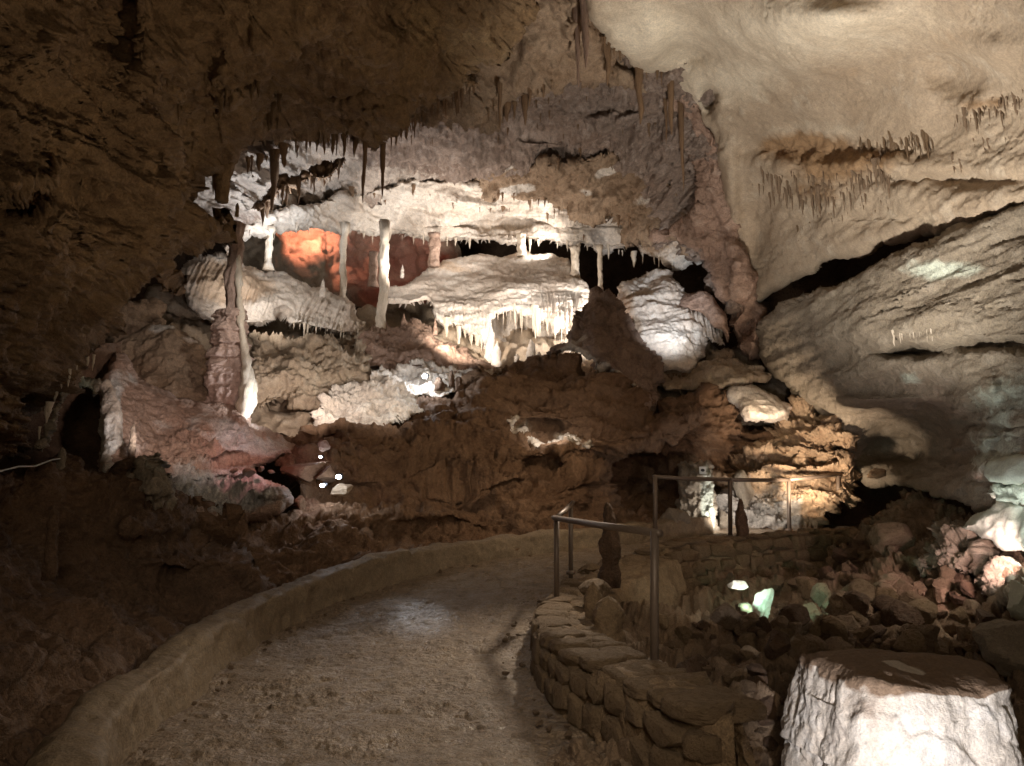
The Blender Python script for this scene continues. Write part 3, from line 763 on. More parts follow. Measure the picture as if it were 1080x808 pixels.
rock_thing('rock_ledge', 'tan rock ledge right below the dazzling white flowstone fall', 'rock ledge',
           [(690, 402), (698, 388), (720, 390), (736, 386), (745, 372), (764, 362), (775, 372), (782, 384), (806, 384), (806, 398), (790, 404), (770, 408), (740, 412), (705, 412)],
           [(690, 402, 16.1), (740, 388, 16.4), (765, 365, 16.6), (804, 386, 15.8), (740, 410, 15.5), (790, 402, 15.4)],
           M['tan'], step=1.08, disp=[('fbm', 0.12, 0.8), ('flake', 0.05, (0.8, 0.8, 0.3), 3), ('fbm', 0.02, 0.12, 4)], rim=0.25, rimpx=6, back=0.6, rough=3, key='ledge2', tint=[(795, 386, 16, 4, 0.9), (765, 402, 30, 5, 0.6)])
rock_thing('boulder', 'smooth cream rounded boulder glowing beside the orange rock bank', 'boulder',
           [(758, 416), (768, 408), (790, 405), (808, 408), (824, 418), (838, 430), (830, 442), (810, 446), (788, 440), (778, 428)],
           [(758, 416, 15.4), (790, 408, 15.3), (836, 430, 14.6), (810, 445, 14.5), (795, 424, 14.7)],
           M['flow'], step=1.00, disp=[('fbm', 0.12, 0.6, 4), ('ridge', 0.03, 0.2, 3)], rim=0.4, rimpx=9, back=0.6, rough=2, key='cream', tint=[(830, 440, 15, 8, 0.5)])
rock_thing('rock_cone', 'tall dark brown cone-shaped rock standing in front of the white flowstone fall', 'rock',
           [(577, 374), (590, 362), (600, 350), (612, 328), (622, 310), (630, 305), (640, 312), (652, 321), (663, 336), (674, 351), (686, 368), (698, 384), (699, 400), (698, 420), (688, 434), (676, 428), (670, 410), (655, 400), (640, 386), (622, 374), (604, 368), (590, 374)],
           [(577, 374, 15.6), (630, 307, 16.4), (671, 352, 15.8), (699, 410, 15.1), (640, 384, 14.75), (600, 366, 15.3), (640, 345, 15.3), (685, 430, 14.6)],
           M['cone'], step=1.01, disp=[('fbm', 0.14, 1.1, 4), ('facet', 0.12, 0.75), ('facet', 0.035, 0.25), ('ridge', 0.02, 0.2, 5), ('crack', 0.05, 0.7, 0.03), ('fbm', 0.012, 0.1, 3)], rim=0.4, rimpx=9, back=0.7, rough=3, key='cone', tint=[(598, 368, 9, 3.5, 1.2), (611, 371, 9, 3.5, 1.2), (624, 377, 9, 3.5, 1.2), (636, 385, 8, 3.5, 1.2), (648, 393, 8, 3.5, 1.2), (659, 402, 7, 3.5, 1.2), (668, 409, 6, 3.5, 1.1), (612, 352, 10, 8, 0.6), (600, 360, 8, 5, 0.7)])

# ---- middle: brown clay slope with an overhang, lit bank on its right
structure('rock_slope', [(170, 600), (180, 552), (215, 548), (262, 556), (290, 546), (308, 532), (310, 515), (300, 498), (290, 484), (300, 468), (330, 456), (380, 452), (420, 438), (440, 420), (470, 408), (510, 396), (540, 384), (555, 376), (580, 382), (600, 386), (620, 392), (640, 402), (660, 416), (690, 438), (720, 420), (745, 416), (775, 432), (798, 450), (822, 452), (832, 480), (830, 560), (760, 600), (640, 640), (420, 680), (270, 690), (170, 640)],
          [(180, 552, 8.7), (262, 556, 9.4), (310, 515, 10.7), (300, 458, 12.2), (380, 452, 12.9), (440, 420, 14.2), (510, 396, 15.2), (560, 374, 15.9), (640, 394, 15.2), (690, 422, 15.0), (745, 416, 15.4), (822, 452, 15.2), (300, 500, 10.9), (400, 490, 12.2), (500, 470, 13.3), (600, 440, 14.2), (700, 460, 14.6),
           (250, 600, 8.9), (360, 592, 9.9), (487, 575, 11.1), (600, 565, 12.2), (640, 510, 14.4), (700, 520, 15.6), (780, 500, 15.3), (600, 510, 13.2), (700, 560, 14.2), (820, 540, 14.8), (640, 640, 11.5), (270, 690, 8.8), (170, 640, 8.4), (760, 600, 14)],
          M['clay'], step=1.37, disp=[('fbm', 0.34, 2.4, 4), ('facet', 0.20, (1.9, 1.9, 0.8)), ('flake', 0.075, (2.0, 2.0, 0.5), 4), ('crack', 0.14, (1.9, 1.9, 0.5), 0.035), ('facet', 0.065, 0.42), ('ridge', 0.025, 0.2, 5), ('fbm', 0.012, 0.1, 3)],
          bumps=[(672, 512, 30, 22, 1.2), (572, 455, 32, 11, 0.9), (640, 468, 70, 22, -0.55), (600, 492, 60, 8, 0.5), (500, 500, 70, 6, -0.3), (440, 540, 80, 8, -0.25), (390, 520, 60, 12, 0.3), (330, 470, 50, 8, 0.25), (620, 510, 20, 12, -0.4), (430, 455, 60, 6, 0.3), (720, 450, 50, 30, -0.3), (700, 500, 30, 20, 0.6), (640, 545, 60, 14, 0.5)],
          rim=0.4, rimpx=12, back=1.2, rough=5, key='slope', tint=[(553, 455, 16, 9, 0.7), (600, 462, 18, 7, 0.8), (622, 470, 8, 4, 0.8), (330, 462, 40, 8, 0.3), (545, 440, 8, 4, .7)])  # pale blobs round the hole stand for its lit edges
rock_thing('rock_bank', 'rough orange-lit rock bank behind the far railing', 'rock',
           [(755, 560), (756, 505), (775, 488), (800, 470), (818, 452), (828, 436), (848, 430), (868, 434), (880, 446), (892, 456), (893, 466), (883, 476), (886, 486), (900, 492), (915, 500), (905, 512), (890, 524), (880, 540), (870, 556), (830, 566), (790, 568)],
           [(755, 560, 14.3), (760, 500, 15.0), (818, 452, 15.0), (868, 434, 14.5), (892, 460, 14.0), (914, 500, 13.8), (880, 545, 13.9), (820, 520, 14.3), (800, 566, 14.0)],
           M['orange'], step=1.01, disp=[('fbm', 0.2, 0.9), ('flake', 0.12, (0.9, 0.9, 0.35), 4), ('facet', 0.10, (0.45, 0.45, 0.25)), ('crack', 0.08, 0.8, 0.04), ('ridge', 0.04, 0.15, 5)], bumps=[(815, 475, 12, 8, 0.4), (840, 500, 8, 20, 0.2)], rim=0.4, rimpx=9, back=0.9, rough=5, key='orange', tint=[(790, 535, 45, 26, 0.9), (830, 545, 20, 14, 0.7)])
rock_thing('boulder', 'small salmon-lit stone at the right tip of the orange rock bank', 'boulder', [(916, 497), (922, 493), (934, 496), (935, 502), (926, 505), (916, 503)], [(916, 497, 13.5), (934, 496, 13.4), (926, 505, 13.3)],
           M['orange'], step=1.00, disp=[('fbm', 0.05, 0.3)], rim=0.15, rimpx=4, back=0.25, rough=1)

# ---- left: pink flowstone bank, slab behind, lit rock ground
rock_thing('rock_slab', 'smooth brown rock slab sloping behind the big red-brown column', 'rock',
           [(112, 372), (118, 350), (124, 330), (130, 321), (150, 319), (166, 320), (170, 335), (178, 343), (196, 352), (214, 364), (221, 378), (240, 390), (262, 400), (264, 430), (210, 432), (150, 425), (120, 410)],
           [(112, 372, 11.6), (130, 322, 13.0), (166, 321, 13.2), (214, 364, 12.6), (262, 402, 12.3), (262, 430, 11.7), (150, 420, 11.2), (180, 380, 11.9)],
           M['crust'], step=1.15, disp=[('fbm', 0.2, 1.2, 4), ('flake', 0.05, 1.0, 3), ('crack', 0.05, 1.2, 0.03), ('fbm', 0.02, 0.12, 4)], rim=0.3, rimpx=8, back=0.7, rough=3, key='slab', tint=[(170, 352, 14, 6, 0.9), (200, 366, 20, 4, 0.5)])
structure('rock_bank', [(108, 560), (105, 480), (107, 440), (110, 400), (112, 378), (118, 369), (124, 367), (133, 373), (139, 388), (146, 402), (160, 408), (176, 413), (186, 418), (205, 417), (222, 421), (258, 424), (264, 445), (272, 452), (296, 462), (316, 472), (306, 482), (285, 486), (270, 490), (278, 505), (300, 515), (306, 528), (290, 540), (260, 552), (210, 562), (150, 570)],
          [(108, 560, 8.2), (107, 440, 9.6), (122, 368, 10.6), (146, 402, 10.7), (186, 418, 10.9), (258, 424, 11.7), (264, 446, 11.3), (316, 472, 11.6), (270, 488, 10.7), (300, 515, 10.0), (290, 540, 9.4), (210, 600, 8.2), (130, 430, 9.7), (190, 470, 9.9), (150, 500, 9.0), (220, 500, 9.7), (200, 540, 8.9)],
          M['pink'], step=1.08, disp=[('fbm', 0.10, 1.3, 4), ('flake', 0.018, (0.9, 0.9, 1.2), 4), ('fbm', 0.012, 0.12, 4), ('crack', 0.03, 0.9, 0.03)], bumps=[(230, 486, 40, 8, 0.45), (160, 435, 12, 20, 0.2), (255, 445, 12, 20, -0.3), (255, 508, 50, 6, 0.5), (280, 520, 25, 5, -0.4), (175, 455, 20, 14, 0.3), (140, 485, 8, 14, -0.3)], rim=0.4, rimpx=9, back=0.9, rough=4, key='pinkbank',
          extra=[([('ridge', 0.06, 0.16, 5), ('facet', 0.07, 0.2), ('flake', 0.06, (0.6, 0.6, 0.25), 4)], [(190, 480, 60, 26), (215, 520, 70, 24), (250, 462, 16, 10)])],
          tint=[(200, 446, 60, 14, 0.45), (140, 400, 12, 16, 0.4), (120, 430, 10, 40, 0.95), (245, 462, 20, 14, 0.9), (262, 500, 45, 14, 0.5), (190, 515, 50, 26, 0.6), (280, 470, 30, 12, 0.6), (245, 525, 60, 18, 0.8)])
rock_thing('rock_mound', 'rough tan knobbly rock face right of the big red-brown column', 'rock',
           [(258, 430), (260, 372), (268, 354), (290, 352), (330, 356), (372, 358), (388, 362), (395, 378), (390, 396), (368, 408), (345, 420), (340, 432), (310, 428), (290, 422), (275, 436)],
           [(258, 430, 12.9), (268, 354, 14.2), (330, 356, 14.9), (392, 370, 15.4), (345, 418, 13.8), (290, 420, 13.4), (320, 390, 13.9)],
           M['tan'], step=1.08, disp=[('fbm', 0.22, 0.8), ('flake', 0.06, (0.8, 0.8, 0.5), 4), ('facet', 0.03, 0.2), ('ridge', 0.05, 0.2, 5), ('crack', 0.06, 0.6, 0.04)], rim=0.35, rimpx=8, back=0.7, rough=5, key='knobbly', tint=[(320, 390, 60, 40, 0.25)])
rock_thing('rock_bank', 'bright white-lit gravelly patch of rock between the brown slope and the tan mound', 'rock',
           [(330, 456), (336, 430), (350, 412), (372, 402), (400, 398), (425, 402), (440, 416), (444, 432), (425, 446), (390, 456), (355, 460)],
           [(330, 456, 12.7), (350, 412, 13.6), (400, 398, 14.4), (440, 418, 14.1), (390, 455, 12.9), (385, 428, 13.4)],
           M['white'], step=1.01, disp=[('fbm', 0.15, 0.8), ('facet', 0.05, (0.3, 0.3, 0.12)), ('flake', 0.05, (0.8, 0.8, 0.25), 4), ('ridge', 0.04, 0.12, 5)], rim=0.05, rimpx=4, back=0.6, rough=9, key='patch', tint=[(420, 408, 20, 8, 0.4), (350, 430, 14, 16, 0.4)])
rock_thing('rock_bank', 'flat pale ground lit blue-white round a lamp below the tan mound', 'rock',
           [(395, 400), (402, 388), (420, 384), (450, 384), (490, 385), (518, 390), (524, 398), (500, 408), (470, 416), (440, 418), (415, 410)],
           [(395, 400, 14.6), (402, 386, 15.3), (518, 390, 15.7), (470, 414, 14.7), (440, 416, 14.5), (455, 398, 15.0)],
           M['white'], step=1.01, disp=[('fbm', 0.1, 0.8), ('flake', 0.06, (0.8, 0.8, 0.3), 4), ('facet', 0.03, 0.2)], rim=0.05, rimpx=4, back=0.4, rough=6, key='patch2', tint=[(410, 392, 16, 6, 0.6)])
# dark bank between left wall and kerb
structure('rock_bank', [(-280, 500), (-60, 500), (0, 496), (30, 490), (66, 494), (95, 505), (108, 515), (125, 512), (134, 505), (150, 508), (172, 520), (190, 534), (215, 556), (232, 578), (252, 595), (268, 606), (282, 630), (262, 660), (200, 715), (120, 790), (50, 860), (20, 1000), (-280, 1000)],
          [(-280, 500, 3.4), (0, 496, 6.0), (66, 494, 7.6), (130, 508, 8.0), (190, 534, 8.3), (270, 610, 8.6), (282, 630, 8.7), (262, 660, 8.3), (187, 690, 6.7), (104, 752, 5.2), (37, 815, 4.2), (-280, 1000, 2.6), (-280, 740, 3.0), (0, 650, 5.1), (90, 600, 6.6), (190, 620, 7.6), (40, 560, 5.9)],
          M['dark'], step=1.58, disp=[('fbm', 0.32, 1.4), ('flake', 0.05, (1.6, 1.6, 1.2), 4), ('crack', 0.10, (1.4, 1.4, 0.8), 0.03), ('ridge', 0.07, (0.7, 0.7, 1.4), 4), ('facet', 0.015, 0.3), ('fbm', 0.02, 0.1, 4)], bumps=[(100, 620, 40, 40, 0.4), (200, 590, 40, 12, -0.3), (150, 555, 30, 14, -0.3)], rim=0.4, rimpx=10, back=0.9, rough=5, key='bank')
rock_thing('dripstone_stump', 'jagged grey broken dripstone stump at the left above the kerb', 'stump',
           [(128, 545), (131, 520), (134, 500), (140, 494), (144, 505), (148, 484), (154, 481), (157, 498), (161, 480), (167, 478), (170, 490), (175, 500), (180, 496), (186, 512), (190, 528), (200, 548), (180, 565), (150, 560)],
           [(128, 545, 8.3), (134, 500, 7.8), (160, 480, 7.9), (186, 512, 8.0), (200, 548, 8.6), (158, 515, 7.5), (165, 560, 8.5)],
           M['grey'], step=1.0, disp=[('fbm', 0.1, 0.5), ('ridge', 0.16, (0.2, 0.2, 0.8), 4), ('pits', 0.12, (0.15, 0.15, 0.3))], rim=0.3, rimpx=6, back=0.4, rough=5, key='stump', tint=[(165, 500, 30, 30, 0.3)])
# small dark cave under the left wall
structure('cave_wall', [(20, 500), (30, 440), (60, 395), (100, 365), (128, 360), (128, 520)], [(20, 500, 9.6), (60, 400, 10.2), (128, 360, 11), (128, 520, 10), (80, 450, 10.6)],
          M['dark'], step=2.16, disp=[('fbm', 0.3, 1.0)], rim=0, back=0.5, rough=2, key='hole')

# ---- right foreground pit
structure('pit_floor', [(560, 960), (600, 700), (655, 640), (700, 626), (760, 612), (842, 596), (890, 574), (925, 535), (960, 515), (1000, 530), (1060, 560), (1340, 640), (1340, 1000)],
          [(600, 700, 7.0), (655, 645, 9.2), (700, 626, 11.5), (842, 598, 13.0), (900, 568, 13.3), (930, 525, 13.6), (1000, 545, 11.4), (1080, 590, 9.2), (1340, 660, 6.0), (800, 640, 10.0), (900, 610, 11.2), (780, 680, 7.8), (880, 660, 8.4), (980, 660, 8.6), (1080, 680, 7.2), (760, 740, 6.0), (860, 720, 6.6), (700, 800, 4.9), (830, 790, 5.5), (1000, 760, 6.0), (1080, 800, 5.4), (1340, 1000, 3.6), (560, 960, 3.8), (950, 900, 4.8), (1120, 900, 4.5), (800, 900, 4.5)],
          M['rubble'], step=1.58, disp=[('fbm', 0.2, 1.2), ('facet', 0.16, (0.5, 0.5, 0.35)), ('facet', 0.06, 0.18), ('ridge', 0.03, 0.12, 4)], rim=0, back=0.8, rough=3, key='pit')
rock_thing('flowstone_pillar', 'pale grey flowstone pillar edge between the black hole and the pink bank', 'flowstone',
           [(104, 480), (108, 450), (107, 420), (106, 405), (112, 398), (120, 408), (125, 430), (130, 455), (133, 470), (124, 476), (118, 480), (119, 495), (110, 502)],
           [(104, 480, 9.1), (106, 405, 9.8), (120, 408, 9.7), (131, 468, 9.2), (112, 500, 8.9), (116, 440, 9.3)],
           M['white'], step=1.0, disp=[('fbm', 0.06, 0.5), ('flute', 0.03, (0.12, 0.5, 1.2)), ('ridge', 0.02, 0.1, 4)], rim=0.2, rimpx=5, back=0.35, rough=3, key='palepillar', tint=[(108, 490, 8, 12, 0.5)])
rock_thing('dripstone_crust', 'pale dripping crust arching round the rim of the black hole at left', 'dripstone',
           [(34, 470), (44, 462), (52, 450), (56, 436), (58, 424), (62, 412), (70, 402), (80, 396), (92, 398), (104, 402), (106, 412), (99, 418), (95, 410), (86, 406), (76, 412), (66, 420), (63, 440), (58, 452), (50, 462), (42, 472)],
           [(34, 470, 6.9), (56, 436, 7.3), (70, 402, 7.9), (104, 404, 8.8), (63, 440, 7.3), (50, 462, 7.05)],
           M['grey'], step=1.0, disp=[('fbm', 0.08, 0.4), ('ridge', 0.08, (0.12, 0.12, 0.3), 4), ('pits', 0.06, 0.15)], rim=0.15, rimpx=4, back=0.3, rough=4, key='rim', tint=[(80, 405, 30, 14, 0.7), (55, 445, 12, 20, 0.4)])
rock_thing('lit_rim_strip', 'white ragged strip standing for the lit lower lip of a hole in the brown slope', 'crust',  # white colour stands for the light on the hole's edge
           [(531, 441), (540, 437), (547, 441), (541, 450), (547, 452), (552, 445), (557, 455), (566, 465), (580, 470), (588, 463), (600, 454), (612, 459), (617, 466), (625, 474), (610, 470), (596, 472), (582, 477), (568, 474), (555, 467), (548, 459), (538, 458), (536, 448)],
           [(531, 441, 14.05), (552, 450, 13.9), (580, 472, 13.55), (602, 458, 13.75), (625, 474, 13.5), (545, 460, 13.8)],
           M['white'], step=1.0, disp=[('fbm', 0.06, 0.5), ('facet', 0.05, 0.2), ('ridge', 0.03, 0.12, 4)], rim=0.1, rimpx=4, back=0.35, rough=5, key='hole_lit_rim')
# ================================================================== path, kerb, walls, railings
def interp(tab, x):
    a = np.array(tab, float); return np.interp(x, a[:, 0], a[:, 1])


ZP = [(0, -0.05), (3, -0.02), (4.4, 0.03), (5.5, 0.05), (7, 0.13), (8.4, 0.25), (9, 0.35), (10, 0.52), (11.5, 0.72), (13, 0.85), (14.5, 0.93), (17, 1.0)]
XL = [(0.5, -1.2), (3.3, -1.72), (4.4, -2.2), (5.5, -2.38), (6.9, -2.5), (8, -2.38), (9, -2.0), (9.9, -1.4), (10.6, -0.7), (11.1, 0.0), (11.5, 0.68), (12.2, 1.7), (12.9, 2.8), (13.6, 3.6), (15, 4.6), (16, 5)]
XR = [(0.5, 1.7), (3.4, 1.1), (4.2, 0.92), (4.8, 0.68), (5.6, 0.36), (6.4, 0.22), (7.4, 0.22), (8.3, 0.33), (9.4, 0.65), (10, 0.98), (11, 1.6), (12.1, 2.45), (12.8, 3.8), (13.5, 5.1), (14.1, 6.3), (16, 7.4)]

ny, nx = 900, 300
Yg = (0.6 + 14.9 * np.linspace(0, 1, ny) ** 1.5)[:, None] * np.ones((1, nx))
t = np.linspace(0, 1, nx)[None, :]
xl = interp(XL, Yg[:, 0])[:, None] - 0.2; xr = interp(XR, Yg[:, 0])[:, None] + 0.25
Xg = xl + (xr - xl) * t
Pg = np.stack([Xg, Yg, interp(ZP, Yg)], -1).reshape(-1, 3)
Pg[:, 2] += 0.04 * fbm(Pg / np.array([1.3, 0.8, 1]), 4) + displacement(Pg * np.array([1, 1, 0.2]), [('facet', 0.010, (0.30, 0.16, 0.2)), ('ridge', 0.008, (0.35, 0.16, 0.3), 4)]) + np.clip(0.5 + 1.6 * fbm(Pg / 0.7 + 9, 3), 0.08, 1.3) * displacement(Pg * np.array([1, 1, 0.2]), [('facet', 0.009, 0.075), ('fbm', 0.006, 0.04, 3)])
idx = np.arange(ny * nx).reshape(ny, nx)
fs = np.stack([idx[:-1, :-1], idx[:-1, 1:], idx[1:, 1:], idx[1:, :-1]], -1).reshape(-1, 4)
o = mesh_obj('footpath', Pg, fs, M['path']); tag(o, kind='structure')


def resample(pts, step, smooth=0.5):
    p = np.array(pts, float); d = np.concatenate([[0], np.cumsum(np.linalg.norm(np.diff(p[:, :2], axis=0), axis=1))])
    n = int(d[-1] / step); s = np.linspace(0, d[-1], n)
    # smooth (Catmull-like) by oversampled moving average
    q = np.stack([np.interp(s, d, p[:, k]) for k in range(p.shape[1])], 1)
    k = max(1, int(smooth / step)); ker = np.ones(2 * k + 1) / (2 * k + 1)
    qp = np.concatenate([np.repeat(q[:1], k, 0), q, np.repeat(q[-1:], k, 0)])
    for c in range(q.shape[1]): q[:, c] = np.convolve(qp[:, c], ker, 'valid')
    return q


def sweep(name, line, profile, mat, disp, step=0.05, smooth=0.5):
    """line: rows x, y, base z, extra...; profile(i, row) -> list of (offset to the right, z)"""
    q = resample(line, step, smooth)
    tan = np.gradient(q[:, :2], axis=0); tan /= np.linalg.norm(tan, axis=1)[:, None]
    right = np.stack([tan[:, 1], -tan[:, 0]], 1)
    rows = [profile(r) for r in q]
    m = len(rows[0])
    P = np.zeros((len(q), m, 3))
    for i in range(len(q)):
        pr = np.array(rows[i])
        P[i, :, :2] = q[i, :2] + right[i] * pr[:, :1]; P[i, :, 2] = pr[:, 1]
    gu = np.gradient(P, axis=0); gv = np.gradient(P, axis=1)
    nr = np.cross(gu, gv); nr /= np.linalg.norm(nr, axis=2)[..., None] + 1e-9
    if nr[len(q) // 2, m // 2, 2] < 0: nr = -nr
    Pf = P.reshape(-1, 3); Pf = Pf + nr.reshape(-1, 3) * displacement(Pf, disp)[:, None]
    idx = np.arange(len(q) * m).reshape(len(q), m)
    f = np.stack([idx[:-1, :-1], idx[:-1, 1:], idx[1:, 1:], idx[1:, :-1]], -1).reshape(-1, 4).tolist()
    f.append(idx[0].tolist()); f.append(idx[-1][::-1].tolist())
    return mesh_obj(name, Pf, f, mat)


def dense(pts, n):
    p = np.array(pts, float); d = np.concatenate([[0], np.cumsum(np.linalg.norm(np.diff(p, axis=0), axis=1))])
    s = np.linspace(0, d[-1], n)
    return np.stack([np.interp(s, d, p[:, 0]), np.interp(s, d, p[:, 1])], 1)


kl = [(x, y, float(interp(ZP, y))) for y, x in XL if y < 14]
kl = [(-1.2, 0.8, -0.05)] + kl[1:]


def kerb_profile(r):
    z = r[2]; h = 0.36 if r[1] < 10 else 0.30
    w = 0.27
    return dense([(0.06, z - 0.15), (0.03, z + 0.04), (-0.005, z + h - 0.035), (-0.03, z + h), (-w * 0.6, z + h + 0.02), (-w, z + h + 0.005), (-w - 0.03, z + h - 0.07), (-w - 0.05, z - 0.3)], 40)


kb = sweep('kerb_wall', kl, kerb_profile, M['conc'], [('fbm', 0.055, 0.9, 4), ('crack', 0.03, 0.7, 0.03), ('flake', 0.006, (0.5, 0.5, 0.3), 4), ('ridge', 0.006, 0.12, 4), ('pits', 0.02, 0.16), ('fbm', 0.006, 0.05, 3)], 0.035)
tag(kb, 'low worn concrete kerb curving along the left edge of the path', 'kerb')

wl = [(1.16, 4.02, 0.02), (0.98, 4.06, 0.02), (0.84, 4.25, 0.02)] + [(x, y, float(interp(ZP, y))) for y, x in XR if 4.5 <= y <= 11]


def wall_profile(r):
    x, y, z = r
    top = float(np.interp(y, [3, 4.8, 6.4, 8.3, 10, 11], [0.47, 0.47, 0.46, 0.44, 0.56, 0.72]))
    top = max(top, z + 0.04)
    pit = float(np.interp(y, [3, 5, 7, 9, 11], [0.1, 0.1, 0.12, 0.1, 0.2]))
    w = float(np.interp(y, [3, 5, 6.5, 8.3, 10, 11], [0.36, 0.38, 0.50, 0.62, 0.7, 0.8]))
    return dense([(-0.05, z - 0.2), (-0.02, z + 0.02), (0.03, top - 0.05), (0.08, top), (w, top - 0.02), (w + 0.05, top - 0.08), (w + 0.16, pit), (w + 0.22, pit - 0.7)], 66)


sw = sweep('stone_wall', wl, wall_profile, M['stone'], [('fbm', 0.04, 0.7, 4), ('facet', 0.025, (0.3, 0.3, 0.2)), ('ridge', 0.015, 0.15, 4), ('fbm', 0.010, 0.06, 3)], 0.025, 0.16)
tag(sw, 'low rough stone retaining wall along the right edge of the path, under the near railing', 'stone wall')
def lay(wall, line, courses, ln, smooth, seed):
    rnd_ = random.Random(seed)
    q = resample(line, 0.02, smooth); tn = np.gradient(q[:, :2], axis=0); tn /= np.linalg.norm(tn, axis=1)[:, None]
    dist = np.concatenate([[0], np.cumsum(np.linalg.norm(np.diff(q[:, :2], axis=0), axis=1))])
    for off, zf, dpt, hgt in courses:
        t_ = rnd_.uniform(0, 0.2)
        while t_ < dist[-1] - 0.1:
            L_ = rnd_.uniform(*ln); i_ = int(np.searchsorted(dist, min(t_ + L_ / 2, dist[-1] - 0.01)))
            tx, ty = tn[i_]; x, y, z = q[i_]
            h_ = hgt * rnd_.uniform(0.8, 1.15)
            wall_stone(wall, (x + ty * off, y - tx * off, zf(y, z) + rnd_.uniform(-.02, .02)), (L_ / 2 * 0.97, dpt * rnd_.uniform(0.85, 1.15), h_), math.atan2(ty, tx), rnd_.randrange(12), 0.07)
            t_ += L_


def wtop(y, z):
    return max(float(np.interp(y, [3, 4.8, 6.4, 8.3, 10, 11], [0.47, 0.47, 0.46, 0.44, 0.56, 0.72])), z + 0.04)


wl9 = [r for r in wl if r[1] < 10]
lay(sw, wl9, [(0.04, lambda y, z: z + (wtop(y, z) - z) * 0.22, 0.09, 0.11), (0.05, lambda y, z: z + (wtop(y, z) - z) * 0.66, 0.09, 0.09),
              (0.15, lambda y, z: wtop(y, z) - 0.02, 0.15, 0.055), (0.40, lambda y, z: wtop(y, z) - 0.035, 0.12, 0.05)], (0.20, 0.37), 0.16, 4)

tl = [(x, y, float(interp(ZP, y))) for y, x in XR if 9.9 < y < 15]


def terrace_profile(r):
    x, y, z = r
    bot = float(np.interp(y, [10, 12, 14], [-0.25, 0.0, 0.3]))
    return dense([(-0.25, z - 0.2), (-0.22, z + 0.0), (-0.15, z + 0.03), (0.18, z + 0.03), (0.26, z - 0.05), (0.40, bot + 0.2), (0.9, bot - 0.5)], 46)


tw = sweep('stone_wall', tl, terrace_profile, M['stone'], [('fbm', 0.06, 0.9, 4), ('facet', 0.04, (0.4, 0.4, 0.3)), ('ridge', 0.03, 0.2, 4)], 0.03)
tag(tw, 'rough stone terrace wall carrying the far railing above the rubble', 'stone wall')
lay(tw, [r for r in tl if r[1] > 10.6], [(0.30, lambda y, z: z - 0.10, 0.10, 0.10), (0.33, lambda y, z: z - 0.32, 0.10, 0.11), (0.36, lambda y, z: z - 0.54, 0.11, 0.11), (0.10, lambda y, z: z + 0.03, 0.16, 0.045)], (0.26, 0.52), 0.5, 8)


def post(parent, foot, top, r, nm='post'):
    loc = parent.location
    f, t_ = Vector(foot) - loc, Vector(top) - loc
    return tube(nm, [f - Vector((0, 0, 0.12)), f + (t_ - f) * 0.5, t_], r, M['steel'], parent, 14)


def railing(label, feet, tops, r, rails, base_i=0):
    e = empty('handrail', feet[base_i], label, 'railing')
    for f, t_ in zip(feet, tops):
        p = post(e, f, t_, r)
        v_, f_ = lathe_mesh([(-0.03, r * 1.9), (0.0, r * 1.95), (0.008, r * 1.85), (0.012, r * 1.15), (0.02, r * 1.05)], sides=18)
        fl_ = mesh_obj('base_plate', v_, f_, M['steel'], e); fl_.location = Vector(f) - e.location + Vector((0, 0, 0.01))
    for a, b in rails:
        p0, p1 = Vector(a) - e.location, Vector(b) - e.location
        mid = (p0 + p1) / 2 + Vector((0, 0, -0.008))
        tube('rail', [p0, mid, p1], r * 0.96, M['steel'], e, 14)
    return e


A = V(690, 700, 5.5); At = V(690.5, 560, 5.5)
B = V(587, 640, 8.4); Bt = V(587, 546, 8.4)
C = V(602, 604, 10.0); Ct = V(602, 531, 10.0)
railing('brown pipe railing with three posts on the low stone wall, nearest the viewer', [A, B, C], [At, Bt, Ct], 0.030,
        [(At + Vector((0.03, -.03, -0.015)), Bt + Vector((-0.03, 0, 0))), (Bt, Ct + Vector((0.03, 0.02, 0.01)))])
fp = [(691, 566, 503, 12.3), (770, 566, 506, 13.0), (832, 559, 506, 13.7), (884, 536, 500, 14.2)]
feet = [V(u, b, Y) for u, b, t_, Y in fp]; tops = [V(u, t_, Y) for u, b, t_, Y in fp]
railing('thin dark pipe railing with four posts on the far terrace edge', feet, tops, 0.036, [(tops[0] + Vector((-.03, 0, 0)), tops[1]), (tops[1], tops[2]), (tops[2], tops[3] + Vector((.03, 0, 0)))])
# short rail running back from the near post
# ================================================================== columns, stalactites, stalagmites
col_e = empty('cave_column', V(242, 440, 11.6), 'tall red-brown dripstone column with a stepped swollen foot, left of the chamber', 'column')
L0 = col_e.location


def col_part(name, u0, u1, v0, v1, Y, prof, mat, **k):
    b = V((u0 + u1) / 2, v1, Y); h = (V((u0 + u1) / 2, v0, Y) - b).length; r = (u1 - u0) / 2 * Y / F
    o = lathe_obj(name, b - L0, [(h * z, r * w) for z, w in prof], mat, col_e, **k)
    return o


